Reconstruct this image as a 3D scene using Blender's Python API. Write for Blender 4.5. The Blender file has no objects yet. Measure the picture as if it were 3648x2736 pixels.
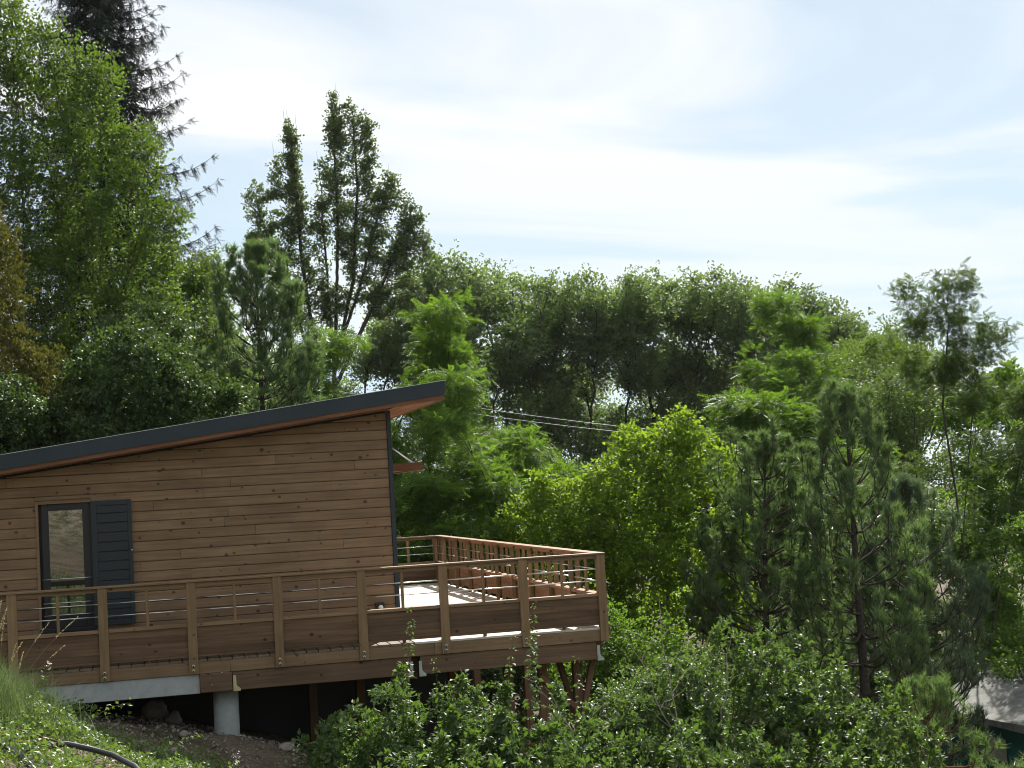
import bpy, math, random
import numpy as np
from mathutils import Vector, Matrix

# ------------------------------------------------------------------ camera, sky, sun, exposure
S = bpy.context.scene
COL = S.collection
rng = np.random.default_rng(7)

CAM = Vector((-5.8047, -20.1287, 2.0118)); YAW, PITCH, ROLL = 0.2324, 0.0661, -0.0568
fwd = Vector((math.sin(YAW)*math.cos(PITCH), math.cos(YAW)*math.cos(PITCH), math.sin(PITCH)))
rgt = Vector((math.cos(YAW), -math.sin(YAW), 0)); up = rgt.cross(fwd)
r2 = math.cos(ROLL)*rgt + math.sin(ROLL)*up; u2 = -math.sin(ROLL)*rgt + math.cos(ROLL)*up
cd = bpy.data.cameras.new('camera'); cam = bpy.data.objects.new('camera', cd); COL.objects.link(cam)
cd.sensor_width = 36; cd.lens = 1518.98/1024*36; cd.clip_end = 6000; cd.clip_start = 0.05
cam.matrix_world = Matrix(((r2.x, u2.x, -fwd.x, CAM.x), (r2.y, u2.y, -fwd.y, CAM.y), (r2.z, u2.z, -fwd.z, CAM.z), (0, 0, 0, 1)))
S.camera = cam

SUNV = Vector((0.50, 0.95, 1.0)).normalized()
ELEV = math.asin(SUNV.z); AZ = math.atan2(SUNV.x, SUNV.y)
sl = bpy.data.lights.new('sun', 'SUN'); sl.energy = 5.0; sl.angle = math.radians(0.55); sl.color = (1.0, 0.955, 0.88)
so = bpy.data.objects.new('sun', sl); COL.objects.link(so)
so.rotation_euler = SUNV.to_track_quat('Z', 'Y').to_euler(); so.location = (10, 30, 40)

w = bpy.data.worlds.new('World'); S.world = w; w.use_nodes = True
nt = w.node_tree; nt.nodes.clear()
def N(nt, t, **k):
    n = nt.nodes.new(t)
    for a, v in k.items():
        if a.startswith('i_'): n.inputs[int(a[2:])].default_value = v
        else: setattr(n, a, v)
    return n
def Lk(nt, a, ao, b, bi): nt.links.new(a.outputs[ao], b.inputs[bi])
sky = N(nt, 'ShaderNodeTexSky', sky_type='NISHITA', sun_disc=False, sun_elevation=ELEV, sun_rotation=AZ, altitude=300, air_density=1.0, dust_density=0.4, ozone_density=1.0)
bg = N(nt, 'ShaderNodeBackground'); bg.inputs[1].default_value = 0.05
out = N(nt, 'ShaderNodeOutputWorld')
tc = N(nt, 'ShaderNodeTexCoord'); sep = N(nt, 'ShaderNodeSeparateXYZ'); Lk(nt, tc, 'Generated', sep, 0)
# cirrus: project the view direction onto a high flat layer, streaks stretched along one wind direction
za = N(nt, 'ShaderNodeMath', operation='MAXIMUM', i_1=0.0); Lk(nt, sep, 2, za, 0)
zb = N(nt, 'ShaderNodeMath', operation='ADD', i_1=0.10); Lk(nt, za, 0, zb, 0)
dx = N(nt, 'ShaderNodeMath', operation='DIVIDE'); Lk(nt, sep, 0, dx, 0); Lk(nt, zb, 0, dx, 1)
dy = N(nt, 'ShaderNodeMath', operation='DIVIDE'); Lk(nt, sep, 1, dy, 0); Lk(nt, zb, 0, dy, 1)
cb = N(nt, 'ShaderNodeCombineXYZ'); Lk(nt, dx, 0, cb, 0); Lk(nt, dy, 0, cb, 1)
mp = N(nt, 'ShaderNodeMapping'); mp.inputs['Rotation'].default_value = (0, 0, math.radians(22)); mp.inputs['Scale'].default_value = (0.50, 1.15, 1); mp.inputs['Location'].default_value = (1.7, 3.1, 0)
Lk(nt, cb, 0, mp, 0)
n1 = N(nt, 'ShaderNodeTexNoise'); n1.inputs['Scale'].default_value = 0.85; n1.inputs['Detail'].default_value = 7; n1.inputs['Roughness'].default_value = 0.5; n1.inputs['Distortion'].default_value = 1.3
Lk(nt, mp, 0, n1, 'Vector')
rp = N(nt, 'ShaderNodeMapRange', i_1=0.39, i_2=0.60, i_3=0.26, i_4=1.0); rp.interpolation_type = 'SMOOTHSTEP'; Lk(nt, n1, 0, rp, 0)
lo = N(nt, 'ShaderNodeMapRange', i_1=0.06, i_2=0.24, i_3=0.50, i_4=1.0); Lk(nt, sep, 2, lo, 0)   # thinner veil towards the horizon
mm = N(nt, 'ShaderNodeMath', operation='MULTIPLY'); Lk(nt, rp, 0, mm, 0); Lk(nt, lo, 0, mm, 1)
m2 = N(nt, 'ShaderNodeMath', operation='MULTIPLY', i_1=1.0); Lk(nt, mm, 0, m2, 0)
mix = N(nt, 'ShaderNodeMixRGB'); mix.inputs[2].default_value = (10.6, 10.8, 11.0, 1)
Lk(nt, m2, 0, mix, 0)
hz = N(nt, 'ShaderNodeMapRange', i_1=0.02, i_2=0.60, i_3=0.9, i_4=0.15); Lk(nt, sep, 2, hz, 0)      # pale summer haze low down
mh = N(nt, 'ShaderNodeMixRGB'); mh.inputs[2].default_value = (6.9, 9.0, 10.4, 1); Lk(nt, hz, 0, mh, 0); Lk(nt, sky, 0, mh, 1)
Lk(nt, mh, 0, mix, 1); Lk(nt, mix, 0, bg, 0); Lk(nt, bg, 0, out, 0)

S.view_settings.view_transform = 'Standard'; S.view_settings.look = 'None'; S.view_settings.gamma = 1
S.view_settings.use_curve_mapping = False; S.view_settings.exposure = 0.95
S.cycles.filter_width = 1.0; S.cycles.use_denoising = True; S.cycles.max_bounces = 7; S.cycles.diffuse_bounces = 3; S.cycles.glossy_bounces = 2; S.cycles.transmission_bounces = 4; S.cycles.transparent_max_bounces = 4
S.cycles.caustics_reflective = False; S.cycles.caustics_refractive = False

# ------------------------------------------------------------------ materials
def mat(name):
    m = bpy.data.materials.new(name); m.use_nodes = True
    return m, m.node_tree, m.node_tree.nodes['Principled BSDF']
def ramp(nt, stops):
    r = nt.nodes.new('ShaderNodeValToRGB'); e = r.color_ramp.elements
    while len(e) < len(stops): e.new(0.5)
    for i, (p, c) in enumerate(stops): e[i].position = p; e[i].color = (*c, 1)
    return r
def wood(name, c1, c2, axis='X', rough=0.75, knots=1.0, var=0.35, spec=0.25, gscale=1.0):
    """Sawn softwood: grain along one local axis, dark knots, board-to-board tone differences."""
    m, nt, b = mat(name)
    tc = N(nt, 'ShaderNodeTexCoord'); oi = N(nt, 'ShaderNodeObjectInfo')
    ad = N(nt, 'ShaderNodeVectorMath', operation='ADD'); sc = N(nt, 'ShaderNodeVectorMath', operation='SCALE'); sc.inputs[3].default_value = 37.0
    cbn = N(nt, 'ShaderNodeCombineXYZ'); Lk(nt, oi, 'Random', cbn, 0); Lk(nt, oi, 'Random', cbn, 1); Lk(nt, oi, 'Random', cbn, 2); Lk(nt, cbn, 0, sc, 0)
    Lk(nt, tc, 'Object', ad, 0); Lk(nt, sc, 0, ad, 1)
    s = {'X': (1.3, 34, 34), 'Y': (34, 1.3, 34), 'Z': (34, 34, 1.3)}[axis]
    mp = N(nt, 'ShaderNodeMapping'); mp.inputs['Scale'].default_value = s; Lk(nt, ad, 0, mp, 0)
    g = N(nt, 'ShaderNodeTexNoise'); g.inputs['Scale'].default_value = gscale; g.inputs['Detail'].default_value = 6; g.inputs['Roughness'].default_value = 0.62; Lk(nt, mp, 0, g, 'Vector')
    big = N(nt, 'ShaderNodeTexNoise'); big.inputs['Scale'].default_value = 1.6; big.inputs['Detail'].default_value = 3; Lk(nt, ad, 0, big, 'Vector')
    r = ramp(nt, [(0.28, c1), (0.72, c2)]); Lk(nt, g, 0, r, 0)
    # knots: sparse voronoi cells, squashed along the board
    s2 = {'X': (7.5, 9, 9), 'Y': (9, 7.5, 9), 'Z': (9, 9, 7.5)}[axis]
    mp2 = N(nt, 'ShaderNodeMapping'); mp2.inputs['Scale'].default_value = s2; Lk(nt, ad, 0, mp2, 0)
    v = N(nt, 'ShaderNodeTexVoronoi'); v.inputs['Scale'].default_value = 1.0; Lk(nt, mp2, 0, v, 'Vector')
    sp = N(nt, 'ShaderNodeSeparateColor'); Lk(nt, v, 'Color', sp, 0)
    rad = N(nt, 'ShaderNodeMapRange', i_1=0.40, i_2=1.0, i_3=-0.03, i_4=0.20*knots); Lk(nt, sp, 0, rad, 0)
    dd = N(nt, 'ShaderNodeMath', operation='SUBTRACT'); Lk(nt, v, 'Distance', dd, 0); Lk(nt, rad, 0, dd, 1)
    kr = N(nt, 'ShaderNodeMapRange', i_1=-0.03, i_2=0.08, i_3=0.80, i_4=0.0); Lk(nt, dd, 0, kr, 0)
    mk = N(nt, 'ShaderNodeMixRGB'); mk.inputs[2].default_value = (c1[0]*0.30, c1[1]*0.22, c1[2]*0.2, 1); Lk(nt, kr, 0, mk, 0); Lk(nt, r, 0, mk, 1)
    # tone per board and slow weathering blotches
    ma = N(nt, 'ShaderNodeMapRange', i_1=0, i_2=1, i_3=1-var, i_4=1+var*0.75); Lk(nt, oi, 'Random', ma, 0)
    mb = N(nt, 'ShaderNodeMapRange', i_1=0.3, i_2=0.7, i_3=0.82, i_4=1.15); Lk(nt, big, 0, mb, 0)
    mu = N(nt, 'ShaderNodeMath', operation='MULTIPLY'); Lk(nt, ma, 0, mu, 0); Lk(nt, mb, 0, mu, 1)
    vm = N(nt, 'ShaderNodeVectorMath', operation='SCALE'); Lk(nt, mk, 0, vm, 0); Lk(nt, mu, 0, vm, 3)
    Lk(nt, vm, 0, b, 'Base Color'); b.inputs['Roughness'].default_value = rough; b.inputs['Specular IOR Level'].default_value = spec
    bp = N(nt, 'ShaderNodeBump'); bp.inputs['Strength'].default_value = 0.25; bp.inputs['Distance'].default_value = 0.004; Lk(nt, g, 0, bp, 'Height'); Lk(nt, bp, 0, b, 'Normal')
    return m
def plain(name, c, rough=0.6, metal=0.0, spec=0.4, var=0.12, scale=8.0, bump=0.0):
    m, nt, b = mat(name)
    tc = N(nt, 'ShaderNodeTexCoord'); n = N(nt, 'ShaderNodeTexNoise'); n.inputs['Scale'].default_value = scale; n.inputs['Detail'].default_value = 6; n.inputs['Roughness'].default_value = 0.6; Lk(nt, tc, 'Object', n, 'Vector')
    r = ramp(nt, [(0.3, tuple(x*(1-var) for x in c)), (0.7, tuple(min(1, x*(1+var)) for x in c))]); Lk(nt, n, 0, r, 0); Lk(nt, r, 0, b, 'Base Color')
    b.inputs['Roughness'].default_value = rough; b.inputs['Metallic'].default_value = metal; b.inputs['Specular IOR Level'].default_value = spec
    if bump:
        bp = N(nt, 'ShaderNodeBump'); bp.inputs['Strength'].default_value = bump; bp.inputs['Distance'].default_value = 0.01; Lk(nt, n, 0, bp, 'Height'); Lk(nt, bp, 0, b, 'Normal')
    return m
def leafmat(name, dark, light, trans, rough=0.42, spec=0.5, tmix=0.38, tip=None):
    """Leaf: glossy cuticle over a body that also lets light through; tone differs leaf by leaf (attribute rnd)."""
    m, nt, b = mat(name)
    at = N(nt, 'ShaderNodeAttribute', attribute_name='rnd')
    stops = [(0.0, dark), (0.85, light)] + ([(1.0, tip)] if tip else [])
    r = ramp(nt, stops); Lk(nt, at, 'Fac', r, 0); Lk(nt, r, 0, b, 'Base Color')
    b.inputs['Roughness'].default_value = rough; b.inputs['Specular IOR Level'].default_value = spec
    t = N(nt, 'ShaderNodeBsdfTranslucent')
    r3 = ramp(nt, [(0.0, tuple(x*0.75 for x in trans)), (1.0, trans)]); Lk(nt, at, 'Fac', r3, 0); Lk(nt, r3, 0, t, 0)
    mx = N(nt, 'ShaderNodeMixShader'); mx.inputs[0].default_value = tmix
    Lk(nt, b, 0, mx, 1); Lk(nt, t, 0, mx, 2); Lk(nt, mx, 0, nt.nodes['Material Output'], 0)
    return m

M = {}
M['clad'] = wood('cladding_wood', (0.175, 0.110, 0.064), (0.275, 0.182, 0.108), 'X', 0.8, 1.0, 0.10)
M['rail'] = wood('rail_wood', (0.175, 0.110, 0.060), (0.285, 0.190, 0.112), 'X', 0.55, 0.8, 0.16)
M['post'] = wood('post_wood', (0.175, 0.110, 0.056), (0.285, 0.190, 0.104), 'Z', 0.72, 0.7, 0.14)
M['side'] = wood('side_board_wood', (0.20, 0.105, 0.058), (0.32, 0.180, 0.10), 'Y', 0.72, 0.9, 0.14)
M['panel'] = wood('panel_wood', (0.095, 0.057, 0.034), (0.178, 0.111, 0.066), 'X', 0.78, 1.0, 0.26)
M['deckx'] = wood('sunlit_deck_board_wood', (0.46, 0.41, 0.34), (0.62, 0.56, 0.47), 'X', 0.55, 0.4, 0.10)  # terrace boards: sunlight put into the pale colour
M['decky'] = wood('shaded_walkway_board_wood', (0.12, 0.090, 0.062), (0.20, 0.155, 0.11), 'Y', 0.6, 0.5, 0.12)  # same wood as the terrace, with the walkway's shade put into the colour
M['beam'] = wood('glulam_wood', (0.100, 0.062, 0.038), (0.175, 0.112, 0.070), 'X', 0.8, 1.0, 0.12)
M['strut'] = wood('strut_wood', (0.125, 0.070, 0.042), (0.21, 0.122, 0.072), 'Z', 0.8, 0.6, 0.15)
M['soffit'] = wood('soffit_wood', (0.26, 0.115, 0.05), (0.40, 0.20, 0.095), 'Y', 0.6, 0.6, 0.12)
M['verge'] = wood('verge_wood', (0.135, 0.060, 0.030), (0.21, 0.098, 0.050), 'X', 0.6, 0.8, 0.10)
M['metal_dark'] = plain('dark_slate_metal', (0.030, 0.042, 0.052), 0.6, 0.0, 0.25, 0.08, 3.0)
M['shutter'] = plain('anthracite_paint', (0.018, 0.027, 0.033), 0.5, 0.0, 0.4, 0.08, 5.0)
M['frame'] = plain('window_frame_paint', (0.012, 0.014, 0.018), 0.45, 0.0, 0.5, 0.08, 5.0)
M['steel'] = plain('brushed_steel', (0.72, 0.72, 0.70), 0.28, 1.0, 0.5, 0.05, 20)
M['zinc'] = plain('zinc_plate', (0.42, 0.47, 0.42), 0.55, 0.35, 0.5, 0.15, 12)
M['zincy'] = plain('yellow_zinc_plate', (0.50, 0.47, 0.27), 0.5, 0.3, 0.5, 0.12, 12)
M['concrete'] = plain('concrete', (0.36, 0.38, 0.38), 0.9, 0.0, 0.2, 0.14, 9, 0.3)
M['lampbody'] = plain('lamp_housing', (0.02, 0.025, 0.03), 0.4)
M['lampglass'] = plain('lamp_diffuser', (0.78, 0.76, 0.70), 0.25)
M['hose'] = plain('black_pvc', (0.020, 0.022, 0.028), 0.32, 0, 0.6, 0.2, 10)
M['rust'] = plain('rusty_iron', (0.17, 0.075, 0.04), 0.85, 0, 0.2, 0.3, 40, 0.5)
M['bark'] = plain('bark_grey', (0.062, 0.052, 0.044), 0.95, 0, 0.1, 0.35, 14, 0.6)
M['barkpine'] = plain('bark_pine', (0.115, 0.068, 0.045), 0.95, 0, 0.1, 0.35, 14, 0.6)
M['barklight'] = plain('bark_pale', (0.17, 0.155, 0.13), 0.9, 0, 0.1, 0.3, 14, 0.4)
M['twig'] = plain('twig_brown', (0.12, 0.085, 0.06), 0.85, 0, 0.2, 0.3, 30)
M['twigpale'] = plain('dead_twig', (0.30, 0.26, 0.21), 0.85, 0, 0.2, 0.25, 30)
M['rock'] = plain('boulder_stone', (0.22, 0.20, 0.175), 0.9, 0, 0.2, 0.25, 5, 0.7)
M['canvas'] = plain('tent_roof_canvas', (0.17, 0.17, 0.155), 0.85, 0, 0.2, 0.4, 3.0, 0.3)
M['tentwall'] = plain('tent_wall_canvas', (0.012, 0.085, 0.075), 0.85, 0, 0.2, 0.15, 6.0)
M['tentwin'] = plain('tent_window_flap', (0.30, 0.31, 0.27), 0.9, 0, 0.2, 0.12, 6.0)
M['cable'] = plain('aluminium_cable', (0.50, 0.50, 0.50), 0.4, 0.6, 0.5, 0.05, 10)
M['flower'] = plain('bramble_flower', (0.62, 0.52, 0.48), 0.8, 0, 0.2, 0.15, 40)
M['seed'] = leafmat('grass_seed', (0.30, 0.25, 0.12), (0.45, 0.40, 0.22), (0.40, 0.33, 0.15), 0.7, 0.2, 0.4)

M['oak'] = leafmat('oak_leaf', (0.032, 0.060, 0.014), (0.080, 0.128, 0.030), (0.17, 0.28, 0.024), 0.55, 0.28, 0.42, (0.13, 0.17, 0.06))
M['roak'] = leafmat('distant_oak_leaf', (0.052, 0.082, 0.032), (0.115, 0.160, 0.060), (0.20, 0.31, 0.06), 0.5, 0.5, 0.46, (0.14, 0.18, 0.08))
M['poplar'] = leafmat('poplar_leaf', (0.052, 0.078, 0.032), (0.110, 0.150, 0.065), (0.17, 0.25, 0.05), 0.45, 0.4, 0.42, (0.20, 0.25, 0.12))
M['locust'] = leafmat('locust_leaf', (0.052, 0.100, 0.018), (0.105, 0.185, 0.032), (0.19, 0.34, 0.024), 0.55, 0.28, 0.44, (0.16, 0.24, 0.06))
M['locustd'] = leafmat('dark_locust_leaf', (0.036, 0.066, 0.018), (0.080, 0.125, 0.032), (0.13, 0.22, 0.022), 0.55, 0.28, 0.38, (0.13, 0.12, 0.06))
M['aspen'] = leafmat('aspen_leaf', (0.085, 0.145, 0.018), (0.155, 0.245, 0.030), (0.30, 0.46, 0.025), 0.52, 0.25, 0.48, (0.22, 0.31, 0.07))
M['shrub'] = leafmat('shrub_leaf', (0.034, 0.070, 0.020), (0.082, 0.140, 0.036), (0.16, 0.28, 0.030), 0.52, 0.65, 0.35, (0.17, 0.20, 0.05))
M['holly'] = leafmat('glossy_leaf', (0.034, 0.066, 0.020), (0.078, 0.125, 0.036), (0.11, 0.19, 0.022), 0.52, 0.45, 0.30, (0.12, 0.18, 0.06))
M['bramble'] = leafmat('bramble_leaf', (0.055, 0.105, 0.028), (0.120, 0.200, 0.048), (0.20, 0.31, 0.035), 0.48, 0.6, 0.38, (0.28, 0.29, 0.08))
M['grass'] = leafmat('grass_blade', (0.060, 0.100, 0.032), (0.125, 0.175, 0.06), (0.15, 0.23, 0.05), 0.5, 0.4, 0.36, (0.36, 0.33, 0.16))
M['needle'] = leafmat('pine_needle', (0.060, 0.100, 0.052), (0.125, 0.185, 0.10), (0.14, 0.22, 0.07), 0.45, 0.6, 0.34, (0.16, 0.19, 0.13))
M['needlel'] = leafmat('light_pine_needle', (0.070, 0.120, 0.048), (0.135, 0.205, 0.08), (0.19, 0.31, 0.06), 0.45, 0.6, 0.38, (0.17, 0.22, 0.11))
M['needles'] = leafmat('spruce_needle', (0.016, 0.026, 0.020), (0.034, 0.050, 0.036), (0.02, 0.03, 0.015), 0.7, 0.2, 0.1)
M['thuja'] = leafmat('thuja_spray', (0.052, 0.060, 0.014), (0.125, 0.130, 0.026), (0.17, 0.17, 0.02), 0.55, 0.3, 0.3, (0.17, 0.15, 0.03))

# ------------------------------------------------------------------ mesh helpers
def mesh_np(name, V, F, material, parent=None, rnd=None, smooth=False, mi=None):
    """V (n,3); F list of arrays all with the same corner count, or one array."""
    me = bpy.data.meshes.new(name)
    Fs = F if isinstance(F, (list, tuple)) else [F]
    Fs = [f for f in Fs if len(f)]
    nl = sum(f.size for f in Fs); npol = sum(len(f) for f in Fs)
    me.vertices.add(len(V)); me.vertices.foreach_set('co', np.ascontiguousarray(V, dtype=np.float32).ravel())
    me.loops.add(nl); me.loops.foreach_set('vertex_index', np.concatenate([f.ravel() for f in Fs]).astype(np.int32))
    me.polygons.add(npol)
    tot = np.concatenate([np.full(len(f), f.shape[1]) for f in Fs]); st = np.concatenate([[0], np.cumsum(tot)[:-1]])
    me.polygons.foreach_set('loop_start', st.astype(np.int32))
    me.polygons.foreach_set('use_smooth', np.full(npol, bool(smooth)))
    me.update(calc_edges=True)
    if rnd is not None:
        a = me.attributes.new('rnd', 'FLOAT', 'POINT'); a.data.foreach_set('value', np.asarray(rnd, np.float32))
    if isinstance(material, (list, tuple)):
        for m in material: me.materials.append(m)
    else: me.materials.append(material)
    if mi is not None: me.polygons.foreach_set('material_index', np.asarray(mi, np.int32))
    o = bpy.data.objects.new(name, me); COL.objects.link(o)
    if parent: o.parent = parent
    return o
def thing(name, label, cat, loc=(0, 0, 0), group=None, rz=0, sc=1):
    o = bpy.data.objects.new(name, None); COL.objects.link(o); o.location = loc; o.rotation_euler = (0, 0, rz); o.scale = (sc,)*3 if not isinstance(sc, tuple) else sc
    o.empty_display_size = 0.3
    return tag(o, label, cat, group)
def tag(o, label=None, cat=None, group=None, kind=None):
    if label: o['label'] = label
    if cat: o['category'] = cat
    if group: o['group'] = group
    if kind: o['kind'] = kind
    return o
_bx = {}
def box(name, x0, x1, y0, y1, z0, z1, m, parent=None, bev=0.0, shear=None):
    """A board or post: its own object, origin at its centre, lightly bevelled long edges. shear: (dz per x) slopes it."""
    sx, sy, sz = x1-x0, y1-y0, z1-z0
    key = (round(sx, 4), round(sy, 4), round(sz, 4), bev, shear, m.name)
    if key in _bx:
        o = bpy.data.objects.new(name, _bx[key]); COL.objects.link(o)
        if parent: o.parent = parent
        o.location = ((x0+x1)/2, (y0+y1)/2, (z0+z1)/2); return o
    hx, hy, hz = sx/2, sy/2, sz/2
    if bev <= 0:
        V = np.array([(a*hx, b*hy, c*hz) for c in (-1, 1) for b in (-1, 1) for a in (-1, 1)])
        F = np.array([(0, 2, 3, 1), (4, 5, 7, 6), (0, 1, 5, 4), (2, 6, 7, 3), (0, 4, 6, 2), (1, 3, 7, 5)]); Fs = [F]
    else:
        e = bev
        L = max((sx, 0), (sy, 1), (sz, 2))[1]      # long axis
        A, B = [i for i in range(3) if i != L]; h = [hx, hy, hz]
        prof = [(h[A]-e, h[B]), (-h[A]+e, h[B]), (-h[A], h[B]-e), (-h[A], -h[B]+e), (-h[A]+e, -h[B]), (h[A]-e, -h[B]), (h[A], -h[B]+e), (h[A], h[B]-e)]
        V = np.zeros((16, 3))
        for i, (a, b) in enumerate(prof):
            for k, s in enumerate((-1, 1)): V[k*8+i, A] = a; V[k*8+i, B] = b; V[k*8+i, L] = s*h[L]
        q = np.array([(i, (i+1) % 8, 8+(i+1) % 8, 8+i) for i in range(8)]); caps = np.array([list(range(7, -1, -1)), list(range(8, 16))])
        if L == 1: q = q[:, ::-1]; caps = caps[:, ::-1]
        Fs = [q[:, ::-1] if L != 1 else q[:, ::-1], caps]
    if shear: V = V.copy(); V[:, 2] += V[:, 0]*shear
    o = mesh_np(name, V, Fs, m, parent); o.data.update()
    import bmesh
    bm = bmesh.new(); bm.from_mesh(o.data); bmesh.ops.recalc_face_normals(bm, faces=bm.faces); bm.to_mesh(o.data); bm.free()
    o.location = ((x0+x1)/2, (y0+y1)/2, (z0+z1)/2); _bx[key] = o.data
    return o
def tube(name, pts, r, m, parent=None, n=8, taper=1.0):
    pts = [Vector(p) for p in pts]; V = []; k = len(pts)
    ref = Vector((0.13, 0.2, 0.97))
    for i, p in enumerate(pts):
        d = (pts[min(i+1, k-1)]-pts[max(i-1, 0)]).normalized(); a = d.cross(ref)
        if a.length < 0.2: a = d.cross(Vector((1, 0, 0)))
        a.normalize(); b = d.cross(a); rr = r*(1+(taper-1)*i/(k-1))
        for j in range(n): t = 2*math.pi*j/n; V.append(p+a*math.cos(t)*rr+b*math.sin(t)*rr)
    F = [(i*n+j, i*n+(j+1) % n, (i+1)*n+(j+1) % n, (i+1)*n+j) for i in range(k-1) for j in range(n)]
    caps = np.array([list(range(n-1, -1, -1)), list(range((k-1)*n, k*n))])
    return mesh_np(name, np.array([tuple(v) for v in V]), [np.array(F), caps], m, parent, smooth=True)
def cyl(name, p0, p1, r, m, parent=None, n=8): return tube(name, [p0, p1], r, m, parent, n)
def prism(name, poly, y0, y1, m, parent=None):
    """poly in x,z extruded from y0 to y1"""
    n = len(poly); V = np.array([(x, y0, z) for x, z in poly]+[(x, y1, z) for x, z in poly])
    F = np.array([(i, (i+1) % n, n+(i+1) % n, n+i) for i in range(n)]); caps = np.array([list(range(n))[::-1], list(range(n, 2*n))])
    o = mesh_np(name, V, [F, caps], m, parent)
    import bmesh
    bm = bmesh.new(); bm.from_mesh(o.data); bmesh.ops.recalc_face_normals(bm, faces=bm.faces); bm.to_mesh(o.data); bm.free()
    return o

# ------------------------------------------------------------------ ground
CP = np.array([(-6, -20, .35), (-9, -20, 1.1), (-2, -20, -.9), (4, -20, -2.6), (-6.5, -14, .15), (-4, -14, -.5), (-7.2, -9, -.02), (-5.2, -9, -.62), (-7.8, -5, -.12), (-6.6, -5, -.42), (-5.2, -5, -1.0),
 (-7.9, -3, .02), (-6.8, -3, -.46), (-5.6, -3, -1.02), (-4.2, -3, -1.5), (-9.5, -3, .45), (-8.2, -1, .0), (-7.4, -1, -.40), (-6.6, -1, -.62), (-6.1, -.6, -.80), (-5.5, -1, -1.02), (-4.9, -.5, -1.08), (-4.3, -.6, -1.22), (-3.7, -.6, -1.5),
 (-5.0, .5, -1.06), (-6.2, .8, -.80), (-7.2, 1.5, -.72), (-3, -.5, -2.0), (-2, 0, -2.5), (0, 0, -3.1), (0, -5, -3.2), (-2, -5, -2.4), (3, -3, -3.9), (8, -2, -4.8), (8, 10, -5.0), (11, 7, -5.7), (13, 9, -6.2), (15, 15, -6.2), (10, -10, -5.5),
 (20, 30, -6), (0, 12, -3.2), (-4, 4, -1.7), (-7, 5, -.9), (-12, 5, .4), (-12, -5, 1.3), (-12, 18, -.4), (-5, 18, -2.6), (10, 40, -6.5), (-20, 30, .3), (0, 60, -8), (40, 40, -8), (40, 0, -7), (-40, 0, 6), (-40, 60, 2), (0, 100, -14), (60, 100, -14),
 (-60, 120, -4), (60, -60, -6), (-8, -26, 3.6), (-14, -26, 4.8), (0, -26, 1.6), (8, -27, 0), (-8, -31, 7.0), (-16, -34, 9), (4, -34, 5.0), (-8, -45, 12), (-30, -45, 15), (20, -50, 4), (-60, -60, 16)], float)
def _phi(r2): return 0.5*r2*np.log(r2+1e-9)
def _fit():
    n = len(CP); d2 = ((CP[:, None, :2]-CP[None, :, :2])**2).sum(-1)
    A = np.zeros((n+3, n+3)); A[:n, :n] = _phi(d2)+np.eye(n)*0.15; A[:n, n] = 1; A[:n, n+1:] = CP[:, :2]; A[n, :n] = 1; A[n+1:, :n] = CP[:, :2].T
    b = np.zeros(n+3); b[:n] = CP[:, 2]
    return np.linalg.solve(A, b)
_W = _fit()
def _h(i, j, k): 
    v = np.sin(i*127.1+j*311.7+k*74.7)*43758.5453
    return v-np.floor(v)
def vnoise(x, y, k=0):
    i, j = np.floor(x), np.floor(y); fx, fy = x-i, y-j; fx = fx*fx*(3-2*fx); fy = fy*fy*(3-2*fy)
    return (_h(i, j, k)*(1-fx)+_h(i+1, j, k)*fx)*(1-fy)+(_h(i, j+1, k)*(1-fx)+_h(i+1, j+1, k)*fx)*fy
def fbm(x, y, o=4, k=0):
    s = 0; a = 1; t = 0
    for q in range(o): s = s+a*vnoise(x*2**q, y*2**q, k+q); t += a; a *= 0.5
    return s/t-0.5
def ground(x, y):
    x = np.asarray(x, float); y = np.asarray(y, float); sh = x.shape; xf, yf = x.ravel(), y.ravel(); z = np.zeros(len(xf))
    for s in range(0, len(xf), 20000):
        a, b = np.clip(xf[s:s+20000], -62, 62), np.clip(yf[s:s+20000], -62, 120)
        d2 = (a[:, None]-CP[:, 0])**2+(b[:, None]-CP[:, 1])**2
        z[s:s+20000] = _phi(d2)@_W[:-3]+_W[-3]+a*_W[-2]+b*_W[-1]
    far = np.maximum(np.maximum(np.abs(xf)-62, 0), np.maximum(yf-120, 0)+np.maximum(-62-yf, 0))
    z = z-np.minimum(far*0.05, 30)
    return z.reshape(sh)
def gz(x, y): return float(ground(np.array([x]), np.array([y]))[0])
def axis(lo, hi, step, far):
    a = list(np.arange(lo, hi, step)); s = step; p = hi
    while p < far: a.append(p); s *= 1.16; p += s
    s = step; p = lo; b = []
    while p > -far: s *= 1.16; p -= s; b.append(p)
    return np.array(b[::-1]+a+[far])
gx, gy = axis(-9, -2.5, 0.055, 2600), axis(-9, 2.5, 0.06, 2600)
X, Y = np.meshgrid(gx, gy); Z = ground(X, Y)
near = np.exp(-(((X+5.5)/6)**2+((Y+2)/8)**2))
Z = Z+0.16*fbm(X*1.6, Y*1.6, 4, 3)*near+0.07*fbm(X*7, Y*7, 3, 9)*near+0.5*fbm(X*.3, Y*.3, 3, 5)*np.clip((np.hypot(X+5, Y+8)-8)/10, 0, 1)
bank = np.clip((-Y-21)/4, 0, 1)*np.clip((50+Y)/20, 0, 1)
Z = Z+bank*(1.1*fbm(X*.9, Y*.9, 5, 31)+0.5*np.abs(fbm(X*2.1, Y*2.1, 3, 41)))
ny, nx = X.shape
idx = np.arange(nx*ny).reshape(ny, nx)
F = np.stack([idx[:-1, :-1], idx[:-1, 1:], idx[1:, 1:], idx[1:, :-1]], -1).reshape(-1, 4)
m, nt, b = mat('soil_and_litter')
tc = N(nt, 'ShaderNodeTexCoord')
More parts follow.
